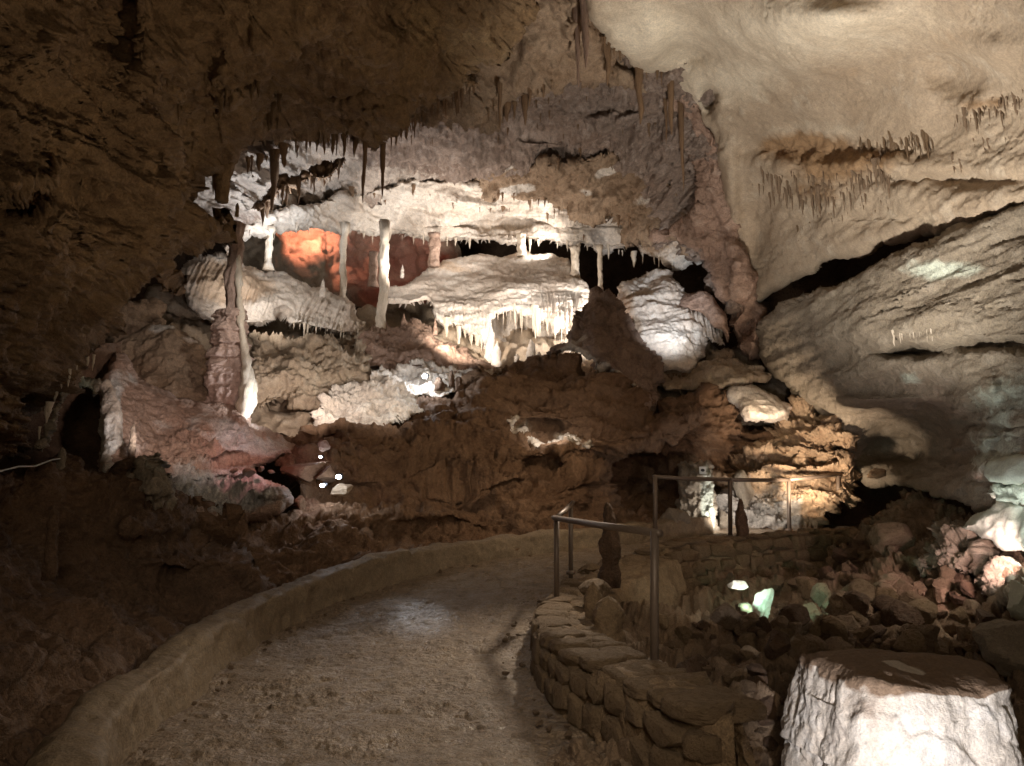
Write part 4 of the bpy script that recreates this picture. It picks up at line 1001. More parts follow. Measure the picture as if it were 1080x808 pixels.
sh = [(0, 1.25), (0.04, 1.15)] + [(0.05 + 0.9 * i / 70, 1.0) for i in range(71)] + [(1, 1.25)]
col_part('shaft', 236, 251, 236, 345, 11.6, sh, M['shaft'], sides=48, lumps=0.18, axis_wobble=0.06, disp=[('ridge', 0.02, (0.08, 0.08, 0.4), 4), ('flake', 0.008, (0.15, 0.15, 0.2), 3)])
pr = []
for i in range(150):
    t_ = i / 149
    env = 1.08 - 0.30 * max(0, (t_ - 0.45) / 0.55) ** 1.6
    stp = (t_ * 6.3 + 0.2 * math.sin(t_ * 9)) % 1.0
    pr.append((t_, env * (1 - 0.2 * stp ** 1.5 if t_ > 0.36 else 1 - 0.03 * stp)))
pr.append((1.0, 0.45))
col_part('foot', 219, 259, 328, 432, 11.6, pr, M['shaft'], sides=110, lumps=0.10, flutes=13, fl_amp=0.02, disp=[('flute', 0.016, (0.10, 0.10, 0.7)), ('flake', 0.02, (0.3, 0.3, 0.22), 4), ('ridge', 0.01, 0.06, 4)])
# pale calcite rib on the lit side of the column
q = [V(u, v, Y) - L0 for u, v, Y in [(250, 258, 11.58), (252, 300, 11.55), (254, 340, 11.45), (259, 372, 11.4), (261, 400, 11.35), (258, 425, 11.3), (254, 446, 11.2), (250, 462, 11.1)]]
tube('calcite_rib', q, [0.035, 0.04, 0.05, 0.06, 0.085, 0.10, 0.10, 0.06], M['dripw'], col_e, 20, [('ridge', 0.03, (0.09, 0.09, 0.2), 4), ('fbm', 0.03, 0.2, 3)], 10)
tube('calcite_rib', [V(u, v, Y) - L0 for u, v, Y in [(262, 385, 11.5), (267, 405, 11.5), (266, 425, 11.45), (258, 442, 11.35)]], [0.03, 0.06, 0.07, 0.05], M['dripw'], col_e, 20, [('ridge', 0.03, (0.09, 0.09, 0.2), 4)], 10)


def thin_column(u, v0, v1, Y, w, label, wob=0.06, mat='dripw'):
    b = V(u, v1, Y); h = (V(u, v0, Y) - b).length; r = w / 2 * Y / F
    fl = 1.0 if w < 9 else 0.3
    pr = [(-0.06, 1 + 0.9 * fl), (0.03, 1 + 0.6 * fl), (0.1, 1 + 0.3 * fl)] + [(0.12 + 0.78 * i / 40, 1.0) for i in range(41)] + [(0.95, 1 + 0.2 * fl), (1.06, 1 + 0.6 * fl)]
    o = lathe_obj('cave_column', b, [(h * z, r * k) for z, k in pr], M[mat], sides=20, lumps=0.35, axis_wobble=wob, disp=[('ridge', r * 0.2, (r * 1.2, r * 1.2, r * 3), 3)])
    tag(o, label, 'column')
    return o


thin_column(361, 240, 322, 17.0, 7, 'slim pale column in front of the glowing orange niche')
thin_column(402, 240, 362, 16.8, 10, 'longest of the slim pale columns, standing left of the fluted flowstone mound')
thin_column(283, 242, 282, 15.6, 7, 'short pale column at the left end of the orange niche', .03)
thin_column(458, 248, 279, 19.0, 11, 'short thick cream column between the dark red niche and the black slot', .03, 'pink')
thin_column(633, 262, 308, 18.2, 5, 'slender column in the black slot above the dark cone-shaped rock', .03)
thin_column(394, 268, 300, 17.3, 9, 'stubby pinkish column just left of the longest slim column', .04, 'pink')
thin_column(550, 248, 268, 19.5, 9, 'white stubby column on top of the fluted flowstone mound', .03)
thin_column(606, 262, 292, 18.8, 9, 'brownish stub column on the right shoulder of the fluted flowstone mound', .03)

# big hanging ones
big = [
    (241, 92, 212, 9.0, 22, 'near', 'thick dark blunt stalactite hanging above the big red-brown column'),
    (227, 160, 205, 9.0, 6, 'near', 'thin dark stalactite left of the thick blunt one'),
    (384.5, 145, 214, 10.0, 6, 'near', 'long thin dark stalactite at the tip of the near ceiling, left of its twin'),
    (404, 158, 210, 10.0, 5, 'near', 'thin dark stalactite at the tip of the near ceiling, right of its twin'),
    (609, -2, 92, 11.6, 8, 'mid', 'longest pale brown stalactite hanging from the top edge of the picture'),
    (616, -10, 72, 11.3, 12, 'mid', 'broad dark stalactite beside the longest pale brown one'),
    (640, 40, 90, 12.4, 10, 'wall', 'dark stalactite under the left end of the pale roof panel'),
    (674, 68, 132, 13.2, 12, 'wall', 'dark spear-shaped stalactite under the middle of the pale roof panel'),
    (707, 78, 142, 13.4, 9, 'wall', 'dark slanting stalactite under the right end of the pale roof panel'),
    (718, 120, 202, 14.2, 6, 'wall', 'long thin brown stalactite along the left side of the smooth rib'),
    (702, 110, 152, 14.2, 4, 'wall', 'thin brown stalactite under the right corner of the pale roof panel'),
    (290, 168, 222, 14.0, 10, 'pale', 'branched dark red stalactite hanging in front of the pale roof at the left'),
    (262, 168, 184, 9.3, 4, 'near', 'tiny dark stalactite right of the thick blunt one'),
    (527, 95, 140, 12.6, 5, 'mid', 'dark stalactite longest in the fringe at the rear edge of the near ceiling'),
]
for u, v0, v1, Y, w, h, lab in big:
    mt = 'drip' if 'pale brown' not in lab else 'pink'
    if 'thick dark blunt' in lab:
        p0, r0 = V(u, v0, Y), w / 2 * Y / F; hh = (p0 - V(u, v1, Y)).length
        d = lathe_obj('stalactite', p0, [(-hh * t / 30, r0 * (1.5 - 0.9 * (t / 30) ** 0.7)) for t in range(31)][::-1], M['near'], sides=24, lumps=0.25, axis_wobble=0.05, disp=[('ridge', 0.03, (0.1, 0.1, 0.4), 4)])
        tag(d, lab, 'stalactite'); continue
    d = spike('stalactite', u, v0, v1, Y, w, M[mt], lab, 'stalactite')
# fringes
fr = [
    ('near', [(262, 172), (300, 160), (334, 147), (376, 148)], 16, (6, 26), 'drip', 'small dark stalactite in the fringe along the near ceiling edge over the pale roof', 'dark stalactites on the near ceiling edge', {}),
    ('near', [(412, 146), (440, 126), (478, 106), (503, 92)], 22, (6, 22), 'drip', 'small dark stalactite in the fringe on the near ceiling edge over the purple roof', 'dark stalactites at the rear edge of the near ceiling', {}),
    ('mid', [(505, 122), (545, 114), (556, 100), (590, 84)], 14, (6, 34), 'drip', 'dark stalactite hanging from the dim brown roof above the purple roof', 'dark stalactites under the dim brown roof', {}),
    ('wall', [(626, 34), (650, 54), (676, 73), (714, 79)], 15, (4, 18), 'drip', 'tiny dark stalactite along the lower rim of the pale roof panel', 'tiny stalactites under the pale roof panel', {}),
    ('redcrust', [(272, 222), (300, 202), (325, 190), (360, 170)], 18, (8, 26), 'drip', 'red-brown stalactite dripping from the red crust strip on the pale roof', 'red-brown stalactites on the crust strip', {}),
    ('ledge', [(400, 246), (460, 250), (540, 252), (640, 260), (712, 276)], 32, (5, 16), 'dripw', 'short pale stalactite under the white ledge above the black slot', 'pale stalactites under the white ledge', {}),
    ('ledge', [(285, 242), (330, 240), (400, 246)], 12, (4, 14), 'dripw', 'short pale stalactite under the white ledge above the orange niche', 'pale stalactites above the orange niche', {}),
    ('ledge', [(370, 205), (460, 202), (580, 222), (650, 236)], 20, (4, 14), 'drip', 'tiny brown stalactite on the face of the bright white ledge', 'brown stalactites on the white ledge face', {'jit': 10}),
    ('crust', [(505, 200), (575, 212), (640, 226), (700, 246)], 18, (5, 14), 'drip', 'tiny brown stalactite along the lower edge of the flaking brown crust', 'stalactites on the flaking crust edge', {}),
    ('mound', [(470, 340), (490, 348), (512, 366)], 8, (8, 26), 'dripw', 'cream stalactite on the left part of the fluted mound\'s lower edge', 'stalactites at the left foot of the fluted mound', {}),
    ('mound', [(522, 326), (560, 328), (585, 344), (600, 350), (616, 330)], 34, (9, 32), 'dripw', 'white stalactite on the right part of the fluted mound\'s lower edge', 'stalactites at the right edge of the fluted mound', {'wr': 0.065}),
    ('leftflow', [(306, 340), (340, 346), (384, 346)], 18, (6, 16), 'dripw', 'cream tooth-like stalactite under the flowstone left of the thin columns', 'toothed edge of the left flowstone', {}),
    ('whitefall', [(742, 330), (762, 352)], 8, (12, 22), 'dripw', 'tan stalactite hanging beside the dazzling white flowstone fall', 'stalactites beside the white fall', {'jit': 6}),
    ('ledge2', [(696, 398), (728, 400)], 10, (8, 14), 'drip', 'small tan drip below the foot of the white flowstone fall', 'drips below the white fall', {}),
    ('near', [(40, 455), (60, 412), (84, 384), (108, 372)], 9, (8, 20), 'dripw', 'pale dripstone along the rim of the black hole in the left wall', 'pale drips round the black hole', {}),
    ('block', [(940, 352), (965, 350), (985, 346)], 9, (6, 18), 'dripw', 'thin white straw hanging over the dark slit in the right wall', 'white straws over the slit', {'wr': 0.07}),
]
for host, line, n, lp, mt, lab, grp, kw in fr:
    fringe(ROCKS[host], line, n, lp, M[mt], lab, grp, **kw)
for k in range(46):
    q = (random.uniform(420, 700), random.uniform(100, 160))
    fringe(ROCKS['purple'], [q, (q[0] + 3, q[1])], 1, (5, 15), M['drip'], 'thin brown straw hanging from the layered roof of the far chamber', 'straws on the far chamber roof', name='soda_straw', cat='soda straw', wr=0.08)
for k in range(26):
    q = (random.uniform(400, 720), random.uniform(165, 260))
    fringe(ROCKS['crust'] if q[1] < 225 and q[0] > 500 else ROCKS['ledge'], [q, (q[0] + 3, q[1])], 1, (4, 12), M['drip'], 'tiny brown straw on the flaking crust and ledge of the far roof', 'straws on the crust and ledge', name='soda_straw', cat='soda straw', wr=0.09)
for line, n in [([(300, 158), (334, 146), (378, 146)], 12), ([(415, 144), (440, 126), (478, 106), (503, 92)], 26)]:
    fringe(ROCKS['near'], line, n, (5, 24), M['drip'], 'thin dark straw along the rear edge of the near ceiling', 'straws along the near ceiling edge', name='soda_straw', cat='soda straw', wr=0.06, jit=5)
# drips scattered on the near roof
for a, b, n, lp in [((150, 60), (330, 130), 24, (12, 34)), ((20, 70), (160, 130), 8, (14, 30)), ((150, 130), (235, 200), 14, (8, 24)), ((400, 20), (520, 70), 8, (8, 20))]:
    for k in range(n):
        fringe(ROCKS['near'], [(random.uniform(a[0], b[0]), random.uniform(a[1], b[1]))] * 1 + [(random.uniform(a[0], b[0]), random.uniform(a[1], b[1]))], 1, lp, M['near'],
               'stubby brown dripstone on the face of the near left ceiling', 'stubby drips on the near ceiling', name='dripstone', cat='dripstone', back=0.05, lift=0.05)
# soda straws on the right wall
for line, n, lp, jit in [([(800, 190), (850, 196), (905, 192), (940, 172)], 80, (10, 32), 16), ([(905, 150), (950, 150), (985, 138)], 34, (12, 42), 8), ([(1004, 128), (1040, 112), (1085, 95)], 44, (8, 32), 6), ([(1000, 160), (1080, 140)], 12, (6, 22), 10), ([(830, 240), (880, 225), (940, 212)], 14, (6, 16), 6)]:
    fringe(ROCKS['wall'], line, n, lp, M['crust'] if line[0][0] > 990 or n == 80 else M['rust'], 'thin soda straw hanging in the belt of drips across the upper right wall', 'soda straws on the right wall',
           name='soda_straw', cat='soda straw', wr=0.055, jit=jit)

# stalagmites
for u, vb, vt, Y, w, bl, mt, lab in [
    (626, 652, 613, 7.2, 19, .8, 'stone', 'taller of the two rounded stalagmites on the low stone wall behind the railing'),
    (644, 668, 629, 6.7, 33, .9, 'stone', 'broader brown rounded stalagmite right of the taller one on the low stone wall'),
    (643, 612, 530, 8.8, 20, .75, 'dark', 'tall dark lumpy stalagmite between the two railings'),
    (783, 564, 526, 12.7, 12, .7, 'dark', 'dark stalagmite post beside the second post of the far railing'),
    (517, 380, 340, 17.3, 12, .2, 'flow', 'cream pointed stalagmite touching the lower edge of the fluted mound'),
    (524, 384, 360, 16.9, 10, .4, 'flow', 'pale stubby stalagmite just right of the cream pointed one'),
    (561, 378, 358, 16.6, 10, .4, 'flow', 'bright white stalagmite alone in the hollow under the fluted mound'),
    (568, 378, 371, 16.5, 5, .6, 'flow', 'small white knob right of the bright white stalagmite in the hollow'),
    (545, 378, 373, 16.6, 5, .6, 'flow', 'small white knob left of the bright white stalagmite in the hollow'),
    (463, 408, 398, 14.7, 10, .8, 'dark', 'leftmost black stump in front of the blue-white lamp'),
    (476, 404, 390, 14.7, 6, .6, 'dark', 'tallest black stump in front of the blue-white lamp'),
    (484, 410, 397, 14.7, 9, .8, 'dark', 'rightmost black stump in front of the blue-white lamp'),
    (340, 310, 294, 16.2, 6, .3, 'flow', 'small white stalagmite on the flowstone left of the slim pale column'),
    (424, 290, 279, 18.6, 4, .3, 'flow', 'tiny white stalagmite in front of the dark red niche'),
    (426, 345, 331, 16.7, 6, .2, 'pink', 'pointed tan stalagmite on top of the smooth tan mound'),
    (459, 350, 336, 16.9, 5, .2, 'pink', 'little tan spike at the right end of the smooth tan mound'),
    (52, 600, 528, 5.6, 12, .6, 'dark', 'slim dark stalagmite on the bank at the far left'),
    (64, 497, 472, 7.4, 9, .8, 'grey', 'short pale post-like stalagmite in the mouth of the black hole at left'),
    (139, 475, 446, 9.0, 7, .6, 'dark', 'thin dark stalagmite before the pink bank'),
    (250, 222, 214, 9.0, 4, .6, 'near', 'tiny black knob on the nose of the left ceiling rock'),
]:
    stub('stalagmite', u, vb, vt, Y, w, M[mt], lab, 'stalagmite', blunt=bl, lumps=0.35 if 'lumpy' in lab else 0.2)
# ================================================================== boulders
# flat-topped boulder in front of a lamp, bottom right
nth, top_z, bot_z = 360, 0.52, -0.75
th = np.arange(nth) * 2 * math.pi / nth
rows = [(1.32, bot_z, 0)] + [(1.30 - 0.31 * (k / 110) ** 1.3, bot_z + (top_z - 0.03 - bot_z) * k / 110, 0) for k in range(1, 111)] + [(0.965, top_z - 0.004, 0.4), (0.94, top_z, 1)] + [(0.94 * (1 - k / 50), top_z + 0.03 * math.sin(k / 50 * 1.5), 1) for k in range(1, 50)]
Pb, mb = [], []
for r_, z_, m_ in rows:
    cx, sy = np.cos(th), np.sin(th)
    rr = (np.abs(cx) ** 2.7 + np.abs(sy) ** 2.7) ** (-1 / 2.7) * (1 + 0.05 * np.sin(th * 3 + 1) + 0.03 * np.sin(th * 5) + 0.07 * fbm(np.stack([np.cos(th) * 1.6, np.sin(th) * 1.6, 0 * th + 0.6 * z_], 1), 4))
    Pb.append(np.stack([2.45 + 0.545 * r_ * rr * cx - 0.12 * np.clip(-cx, 0, 1) * max(r_ - 0.97, 0) * 3 + 0.04 * (z_ < 0), 5.0 + 0.53 * r_ * rr * sy, z_ - 0.02 * r_ * rr * cx + (0.014 * np.sin(th * 2 + 1) + 0.010 * np.sin(th * 5)) * min(1, max(0, (z_ - 0.0) / 0.45)) * min(1, r_ / 0.4)], 1)); mb.append(np.full(nth, m_))
Pb = np.concatenate(Pb); mb = np.concatenate(mb)
nb = Pb - np.array([2.45, 5.0, 0]); nb[:, 2] = np.where(mb > 0.9, 1.0, 0.05); nb[mb > 0.9, :2] *= 0.1; nb /= np.linalg.norm(nb, axis=1)[:, None]
db = displacement(Pb, [('fbm', 0.06, 0.8, 4), ('facet', 0.014, 0.35), ('ridge', 0.012, (0.12, 0.12, 0.20), 5), ('ridge', 0.006, 0.05, 4), ('fbm', 0.003, 0.03, 3)])
edge = displacement(Pb, [('ridge', 0.04, (0.24, 0.24, 0.5), 4)])
Pb = Pb + nb * (db * np.where(mb > 0.9, 0.5, 1.0) + edge * np.clip((2.08 - Pb[:, 0]) / 0.25, 0.12, 1) * (mb < 0.5))[:, None]
lip = np.exp(-((np.hypot((Pb[:, 0] - 2.45) / 0.545, (Pb[:, 1] - 5.0) / 0.53) - 1.0) / 0.10) ** 2) * (Pb[:, 2] > 0.35)
Pb[:, 2] -= lip * (0.012 + 0.05 * np.clip(fbm(Pb / 0.22, 4), 0, 1))
nr_ = len(rows); ix = np.arange(nr_ * nth).reshape(nr_, nth); ix2 = np.roll(ix, -1, 1)
fb = np.stack([ix[:-1], ix2[:-1], ix2[1:], ix[1:]], -1).reshape(-1, 4)
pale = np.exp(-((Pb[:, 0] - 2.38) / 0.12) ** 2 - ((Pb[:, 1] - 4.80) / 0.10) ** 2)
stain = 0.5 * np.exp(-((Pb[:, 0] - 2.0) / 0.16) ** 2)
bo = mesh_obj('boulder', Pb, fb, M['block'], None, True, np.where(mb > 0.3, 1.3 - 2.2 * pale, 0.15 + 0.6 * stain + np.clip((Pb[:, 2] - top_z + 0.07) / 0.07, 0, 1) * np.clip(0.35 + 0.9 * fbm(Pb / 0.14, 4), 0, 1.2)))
tag(bo, 'big flat-topped chalky boulder with a brown top, lit white in front, bottom right corner', 'boulder')
boulder('boulder', at(765, 650, 8.0), (0.20, 0.15, 0.20), 2, M['rubble'], 'dark block of stone hiding the green lamp, left of the green-lit stone', 'boulder', rot=(0.0, 0.1, 0.2))
boulder('boulder', at(802, 641, 8.6), (0.19, 0.14, 0.27), 3, M['block'], 'pale stone glowing green in the rubble below the far terrace', 'boulder', rot=(0.1, 0.35, 0.5))
boulder('boulder', at(776, 617, 8.75), (0.16, 0.12, 0.07), 6, M['block'], 'small flat white-lit stone on top of the dark block in the rubble', 'boulder', rot=(0.0, -0.15, 0.2))
for u, v, Y, sx, sy, sz, i, mt, lab in [
    (1082, 632, 7.2, .26, .3, .20, 3, 'teal', 'smooth pale teal boulder at the right edge of the picture'),
    (1075, 690, 6.6, .33, .4, .33, 4, 'grey', 'grey-brown boulder at the right edge below the teal boulder'),
    (800, 735, 6.0, .10, .1, .30, 5, 'dark', 'dark upright slab left of the big chalky boulder'),
    (822, 742, 6.1, .14, .12, .25, 6, 'rubble', 'upright brown stone touching the left side of the big chalky boulder'),
    (880, 690, 7.4, .35, .3, .15, 1, 'rubble', 'flat tan stone just behind the big chalky boulder'),
    (938, 570, 11.0, .36, .3, .26, 7, 'rubble', 'rounded brown boulder at the top of the rubble slope'),
    (785, 520, 14.4, .22, .2, .45, 8, 'grey', 'grey pillar-like boulder in the lit corner behind the far railing'),
    (712, 548, 13.2, .35, .3, .22, 9, 'grey', 'white-lit rough boulder behind the near railing post'),
    (765, 548, 14.2, .25, .2, .20, 3, 'grey', 'rough grey boulder at the foot of the sign pillar'),
    (361, 518, 10.9, .23, .2, .12, 4, 'tan', 'smooth ochre boulder beside the white lamp on the brown slope'),
    (318, 497, 10.9, .42, .3, .20, 5, 'clay', 'brown block below the pinkish lamp on the brown slope'),
    (345, 500, 10.9, .22, .2, .16, 6, 'clay', 'brown block above the white lamp on the brown slope'),
    (262, 499, 9.9, .13, .1, .07, 7, 'pink', 'largest of the pink-lit broken stones below the big red-brown column'),
    (246, 497, 9.9, .08, .07, .05, 2, 'pink', 'small pink-lit broken stone left of the largest one below the big column'),
    (276, 494, 10.0, .07, .06, .06, 5, 'pink', 'small upright pink-lit stone right of the largest one below the big column'),
    (286, 498, 10.0, .05, .05, .03, 8, 'pink', 'tiny pink-lit chip at the right end of the broken stones'),
    (630, 625, 7.9, .22, .2, .14, 8, 'stone', 'flat wall stone behind the second railing post'),
]:
    boulder('boulder', at(u, v, Y), (sx, sy, sz), i, M[mt], lab, 'boulder', rot=(random.uniform(-.2, .2), random.uniform(-.2, .2), random.uniform(0, 6)))

# rubble: every stone an object
def in_poly(x, y, p):
    c = False; n = len(p)
    for i in range(n):
        x0, y0 = p[i]; x1, y1 = p[i - 1]
        if (y0 > y) != (y1 > y) and x < (x1 - x0) * (y - y0) / (y1 - y0) + x0: c = not c
    return c


rng = random.Random(5)
PIT = [(860, 596), (905, 570), (960, 575), (1030, 600), (1050, 660), (1060, 690), (1000, 690), (880, 685), (820, 690), (770, 660), (800, 630), (830, 606)]
ns = 0
while ns < 200:
    u, v = rng.uniform(760, 1070), rng.uniform(545, 700)
    if not in_poly(u, v, PIT): continue
    p = ROCKS['pit'].hit(u, v)
    if p is None: continue
    s_ = rng.choice([0.06, 0.08, 0.10, 0.12, 0.15, 0.19]) * rng.uniform(0.8, 1.2)
    boulder('rubble_stone', p + Vector((0, 0, s_ * 0.25)), (s_ * rng.uniform(.8, 1.3), s_, s_ * rng.uniform(.7, 1.0)), rng.randrange(10), M[rng.choice(['rubble', 'rubble', 'stone', 'dark', 'crust'])], 'angular brown stone in the heap of rubble below the far terrace', 'stone', 'rubble stones in the pit', (rng.uniform(-.6, .6), rng.uniform(-.6, .6), rng.uniform(0, 6)), sub=4)
    ns += 1
ns = 0
LOW = [(690, 640), (760, 650), (830, 700), (835, 790), (740, 800), (720, 720)]
while ns < 40:
    u, v = rng.uniform(680, 840), rng.uniform(630, 805)
    if not in_poly(u, v, LOW): continue
    p = ROCKS['pit'].hit(u, v)
    if p is None: continue
    s_ = rng.choice([0.05, 0.07, 0.10, 0.14]) * rng.uniform(0.8, 1.2)
    boulder('rubble_stone', p + Vector((0, 0, s_ * 0.2)), (s_ * rng.uniform(.8, 1.3), s_, s_ * rng.uniform(.6, .9)), rng.randrange(10), M[rng.choice(['rubble', 'stone', 'dark'])], 'brown stone on the pit floor between the near railing and the big chalky boulder', 'stone', 'stones on the pit floor', (rng.uniform(-.6, .6), rng.uniform(-.6, .6), rng.uniform(0, 6)), sub=4)
    ns += 1

for k in range(60):
    y = rng.uniform(4.4, 11.5); left = rng.random() < 0.6
    x = float(interp(XL, y)) + rng.uniform(0.05, 0.25) if left else float(interp(XR, y)) - rng.uniform(0.06, 0.3)
    s_ = rng.uniform(0.012, 0.035)
    boulder('pebble', (x, y, float(interp(ZP, y)) + 0.02), (s_ * 1.3, s_, s_ * 0.8), rng.randrange(10), M['rubble'], 'loose brown pebble lying along the edge of the path', 'pebble', 'pebbles along the path edges', (0, 0, rng.uniform(0, 6)), sub=3)
# right edge: pink-lit rock, pale wedge, pale block
rock_thing('rock_mass', 'pinkish holed rock lit from the right above the rubble slope', 'rock',
           [(974, 598), (980, 570), (984, 548), (996, 540), (1012, 545), (1022, 562), (1032, 585), (1040, 604), (1010, 610)],
           [(974, 598, 10.0), (990, 545, 10.4), (1022, 560, 9.7), (1036, 602, 9.3), (1000, 580, 9.7)], M['grey'], step=1.0, disp=[('fbm', 0.12, 0.6), ('flake', 0.05, 0.5, 4), ('pits', 0.2, 0.25), ('ridge', 0.05, 0.2, 4)], rim=0.25, rimpx=6, back=0.5, rough=4, tint=[(0, 0, 1, 1, 0)])
rock_thing('rock_mass', 'smooth grey-green rock wedge with a white-lit underside at the right edge', 'rock',
           [(1016, 556), (1026, 545), (1050, 530), (1080, 524), (1150, 520), (1150, 585), (1090, 584), (1060, 580), (1040, 570)],
           [(1016, 556, 9.3), (1050, 532, 8.9), (1150, 520, 7.5), (1150, 585, 7.5), (1060, 576, 8.7), (1080, 552, 8.3)], M['teal'], step=1.6, disp=[('fbm', 0.10, 0.8, 4), ('ridge', 0.02, 0.3, 4)], rim=0.25, rimpx=7, back=0.6, rough=3)
rock_thing('rock_mass', 'low salmon-lit rock shelf under the grey-green wedge at the right edge', 'rock',
           [(1028, 608), (1036, 596), (1056, 588), (1090, 586), (1150, 588), (1150, 640), (1090, 622), (1062, 616), (1050, 625), (1040, 620)],
           [(1028, 608, 9.0), (1056, 590, 8.9), (1150, 590, 7.5), (1150, 635, 7.2), (1050, 622, 8.5)], M['grey'], step=1.2, disp=[('fbm', 0.1, 0.6), ('flake', 0.05, (0.6, 0.6, 0.3), 4), ('ridge', 0.03, 0.2, 5)], rim=0.2, rimpx=6, back=0.5, rough=4, tint=[(1080, 590, 60, 5, .6)])
rock_thing('rock_mass', 'pale mint flat-faced block set in the right wall', 'rock',
           [(1037, 490), (1042, 484), (1060, 483), (1150, 480), (1150, 512), (1080, 507), (1044, 508), (1037, 502)],
           [(1037, 495, 8.6), (1150, 480, 7.2), (1150, 512, 7.1), (1060, 500, 8.2)], M['teal'], step=1.6, disp=[('fbm', 0.05, 0.6, 3)], rim=0.15, rimpx=5, back=0.8, rough=2)
rock_thing('rock_mass', 'knobbly greenish rock below the pale mint block', 'rock',
           [(1040, 520), (1046, 510), (1070, 508), (1150, 512), (1150, 536), (1080, 532), (1052, 530)],
           [(1040, 518, 8.7), (1070, 510, 8.3), (1150, 512, 7.3), (1150, 536, 7.3), (1060, 528, 8.5)], M['grey'], step=1.4, disp=[('fbm', 0.06, 0.5), ('cell', 0.06, 0.25)], rim=0.2, rimpx=5, back=0.6, rough=3, tint=[(1080, 520, 90, 30, 0.9)])

# ================================================================== sign pillar, lamps, cable
pe = empty('rock_pillar', V(744, 560, 13.9), 'rough stone pillar behind the far railing, carrying the small white sign', 'pillar')
pl = Relief('pillar_shaft', [(712, 566), (715, 530), (714, 505), (716, 490), (730, 487), (748, 486), (753, 490), (754, 520), (756, 545), (762, 566)], [(712, 566, 14.3), (716, 490, 14.5), (735, 490, 14.0), (753, 488, 14.1), (762, 566, 13.8), (737, 530, 13.85), (735, 560, 13.85)],
            M['grey'], step=1.0, disp=[('fbm', 0.06, 0.5), ('facet', 0.05, 0.16), ('ridge', 0.03, 0.1, 4)], rim=0.15, rimpx=5, back=0.3, rough=2, tint=[(746, 535, 9, 40, 1.0), (742, 495, 5, 5, .5)])  # pale tint stands for the lit right part of the pillar
pl.o.parent = pe; pl.o.matrix_parent_inverse = Matrix.Translation(-pe.location)
sp = empty('sign', V(741, 496, 13.55), 'small white square sign with a black mark on the rough stone pillar', 'sign')


def box(name, c, s, mat, parent=None, bev=0.004):
    bm = bmesh.new(); bmesh.ops.create_cube(bm, size=1)
    for v in bm.verts: v.co = Vector((v.co.x * s[0], v.co.y * s[1], v.co.z * s[2]))
    if bev: bmesh.ops.bevel(bm, geom=bm.edges[:], offset=bev, segments=2, affect='EDGES')
    me = bpy.data.meshes.new(name); bm.to_mesh(me); bm.free(); me.materials.append(mat)
    o = bpy.data.objects.new(name, me); COL.objects.link(o); o.location = c
    if parent: o.parent = parent
    return o


box('sign_plate', (0, 0, 0), (0.12, 0.012, 0.13), M['plate'], sp)
bm = bmesh.new(); bmesh.ops.create_uvsphere(bm, u_segments=16, v_segments=8, radius=1)
for v in bm.verts: v.co = Vector((v.co.x * 0.036, v.co.y * 0.004, v.co.z * 0.026))
me = bpy.data.meshes.new('mark'); bm.to_mesh(me); bm.free(); me.materials.append(M['black'])
mk = bpy.data.objects.new('mark', me); COL.objects.link(mk); mk.parent = sp; mk.location = (0, -0.008, 0)


def lamp(u, v, Y, r, label, target=None):
    e = empty('cave_lamp', V(u, v, Y), label, 'lamp')
    v_, f_ = lathe_mesh([(0, r * 0.4), (r * 0.2, r * 0.9), (r * 1.2, r * 1.05), (r * 1.6, r * 1.1)], sides=16)
    h = mesh_obj('housing', v_, f_, M['lampbody'], e); h.rotation_euler = (R(75), 0, R(20)); h.location = (0, 0.1, 0)
    g = lathe_obj('glass', (0, 0, 0), [(-r * 0.8, r * 0.3), (-r * 0.5, r * .8), (0, r), (r * .5, r * .8), (r * 0.8, r * .3)], M['glow'], e, sides=16)
    return e


lamp(357, 503, 10.6, 0.036, 'blue-white cave lamp beside the smooth ochre boulder')
lamp(340, 512, 10.5, 0.032, 'white cave lamp at the left end of the smooth ochre boulder')
lamp(338, 482, 11.0, 0.022, 'small white cave lamp below the salmon-lit knob on the brown slope')
boulder('boulder', at(342, 471, 11.1), (0.11, 0.1, 0.10), 8, M['pink'], 'salmon-lit knob of stone above the small lamp on the brown slope', 'boulder')
lamp(448, 397, 14.6, 0.05, 'blue-white cave lamp on the flat pale ground beside the black stumps')
# thin pale cable at the far left
pts = [(-120, 500, 4.6), (-20, 498, 5.6), (0, 497, 5.9), (20, 492, 6.3), (36, 492, 6.6), (55, 485, 7.1), (70, 483, 7.6)]
cb = tube('cable', [V(*p) for p in pts], 0.008, M['cable'], None, 6); tag(cb, 'thin pale cable strung along the foot of the left wall', 'cable')
# ================================================================== light: the cave's lamps and added fill lights
def kel(c): return c


def light(u, v, Y, target, energy, col, ang=100, blend=0.6, size=0.08, off=(0, 0, 0)):
    p = V(u, v, Y) + Vector(off)
    if target is None:
        ld = bpy.data.lights.new('cave_light', 'POINT'); ld.shadow_soft_size = size
    else:
        ld = bpy.data.lights.new('cave_light', 'SPOT'); ld.spot_size = R(ang); ld.spot_blend = blend; ld.shadow_soft_size = size
    ld.energy = energy; ld.color = col
    o = bpy.data.objects.new('cave_light', ld); COL.objects.link(o); o.location = p
    if target is not None:
        o.rotation_euler = (V(*target) - p).to_track_quat('-Z', 'Y').to_euler()
    return o


WARM = (1.0, 0.80, 0.56); NEUT = (1.0, 0.94, 0.88); COOL = (0.86, 0.92, 1.0)
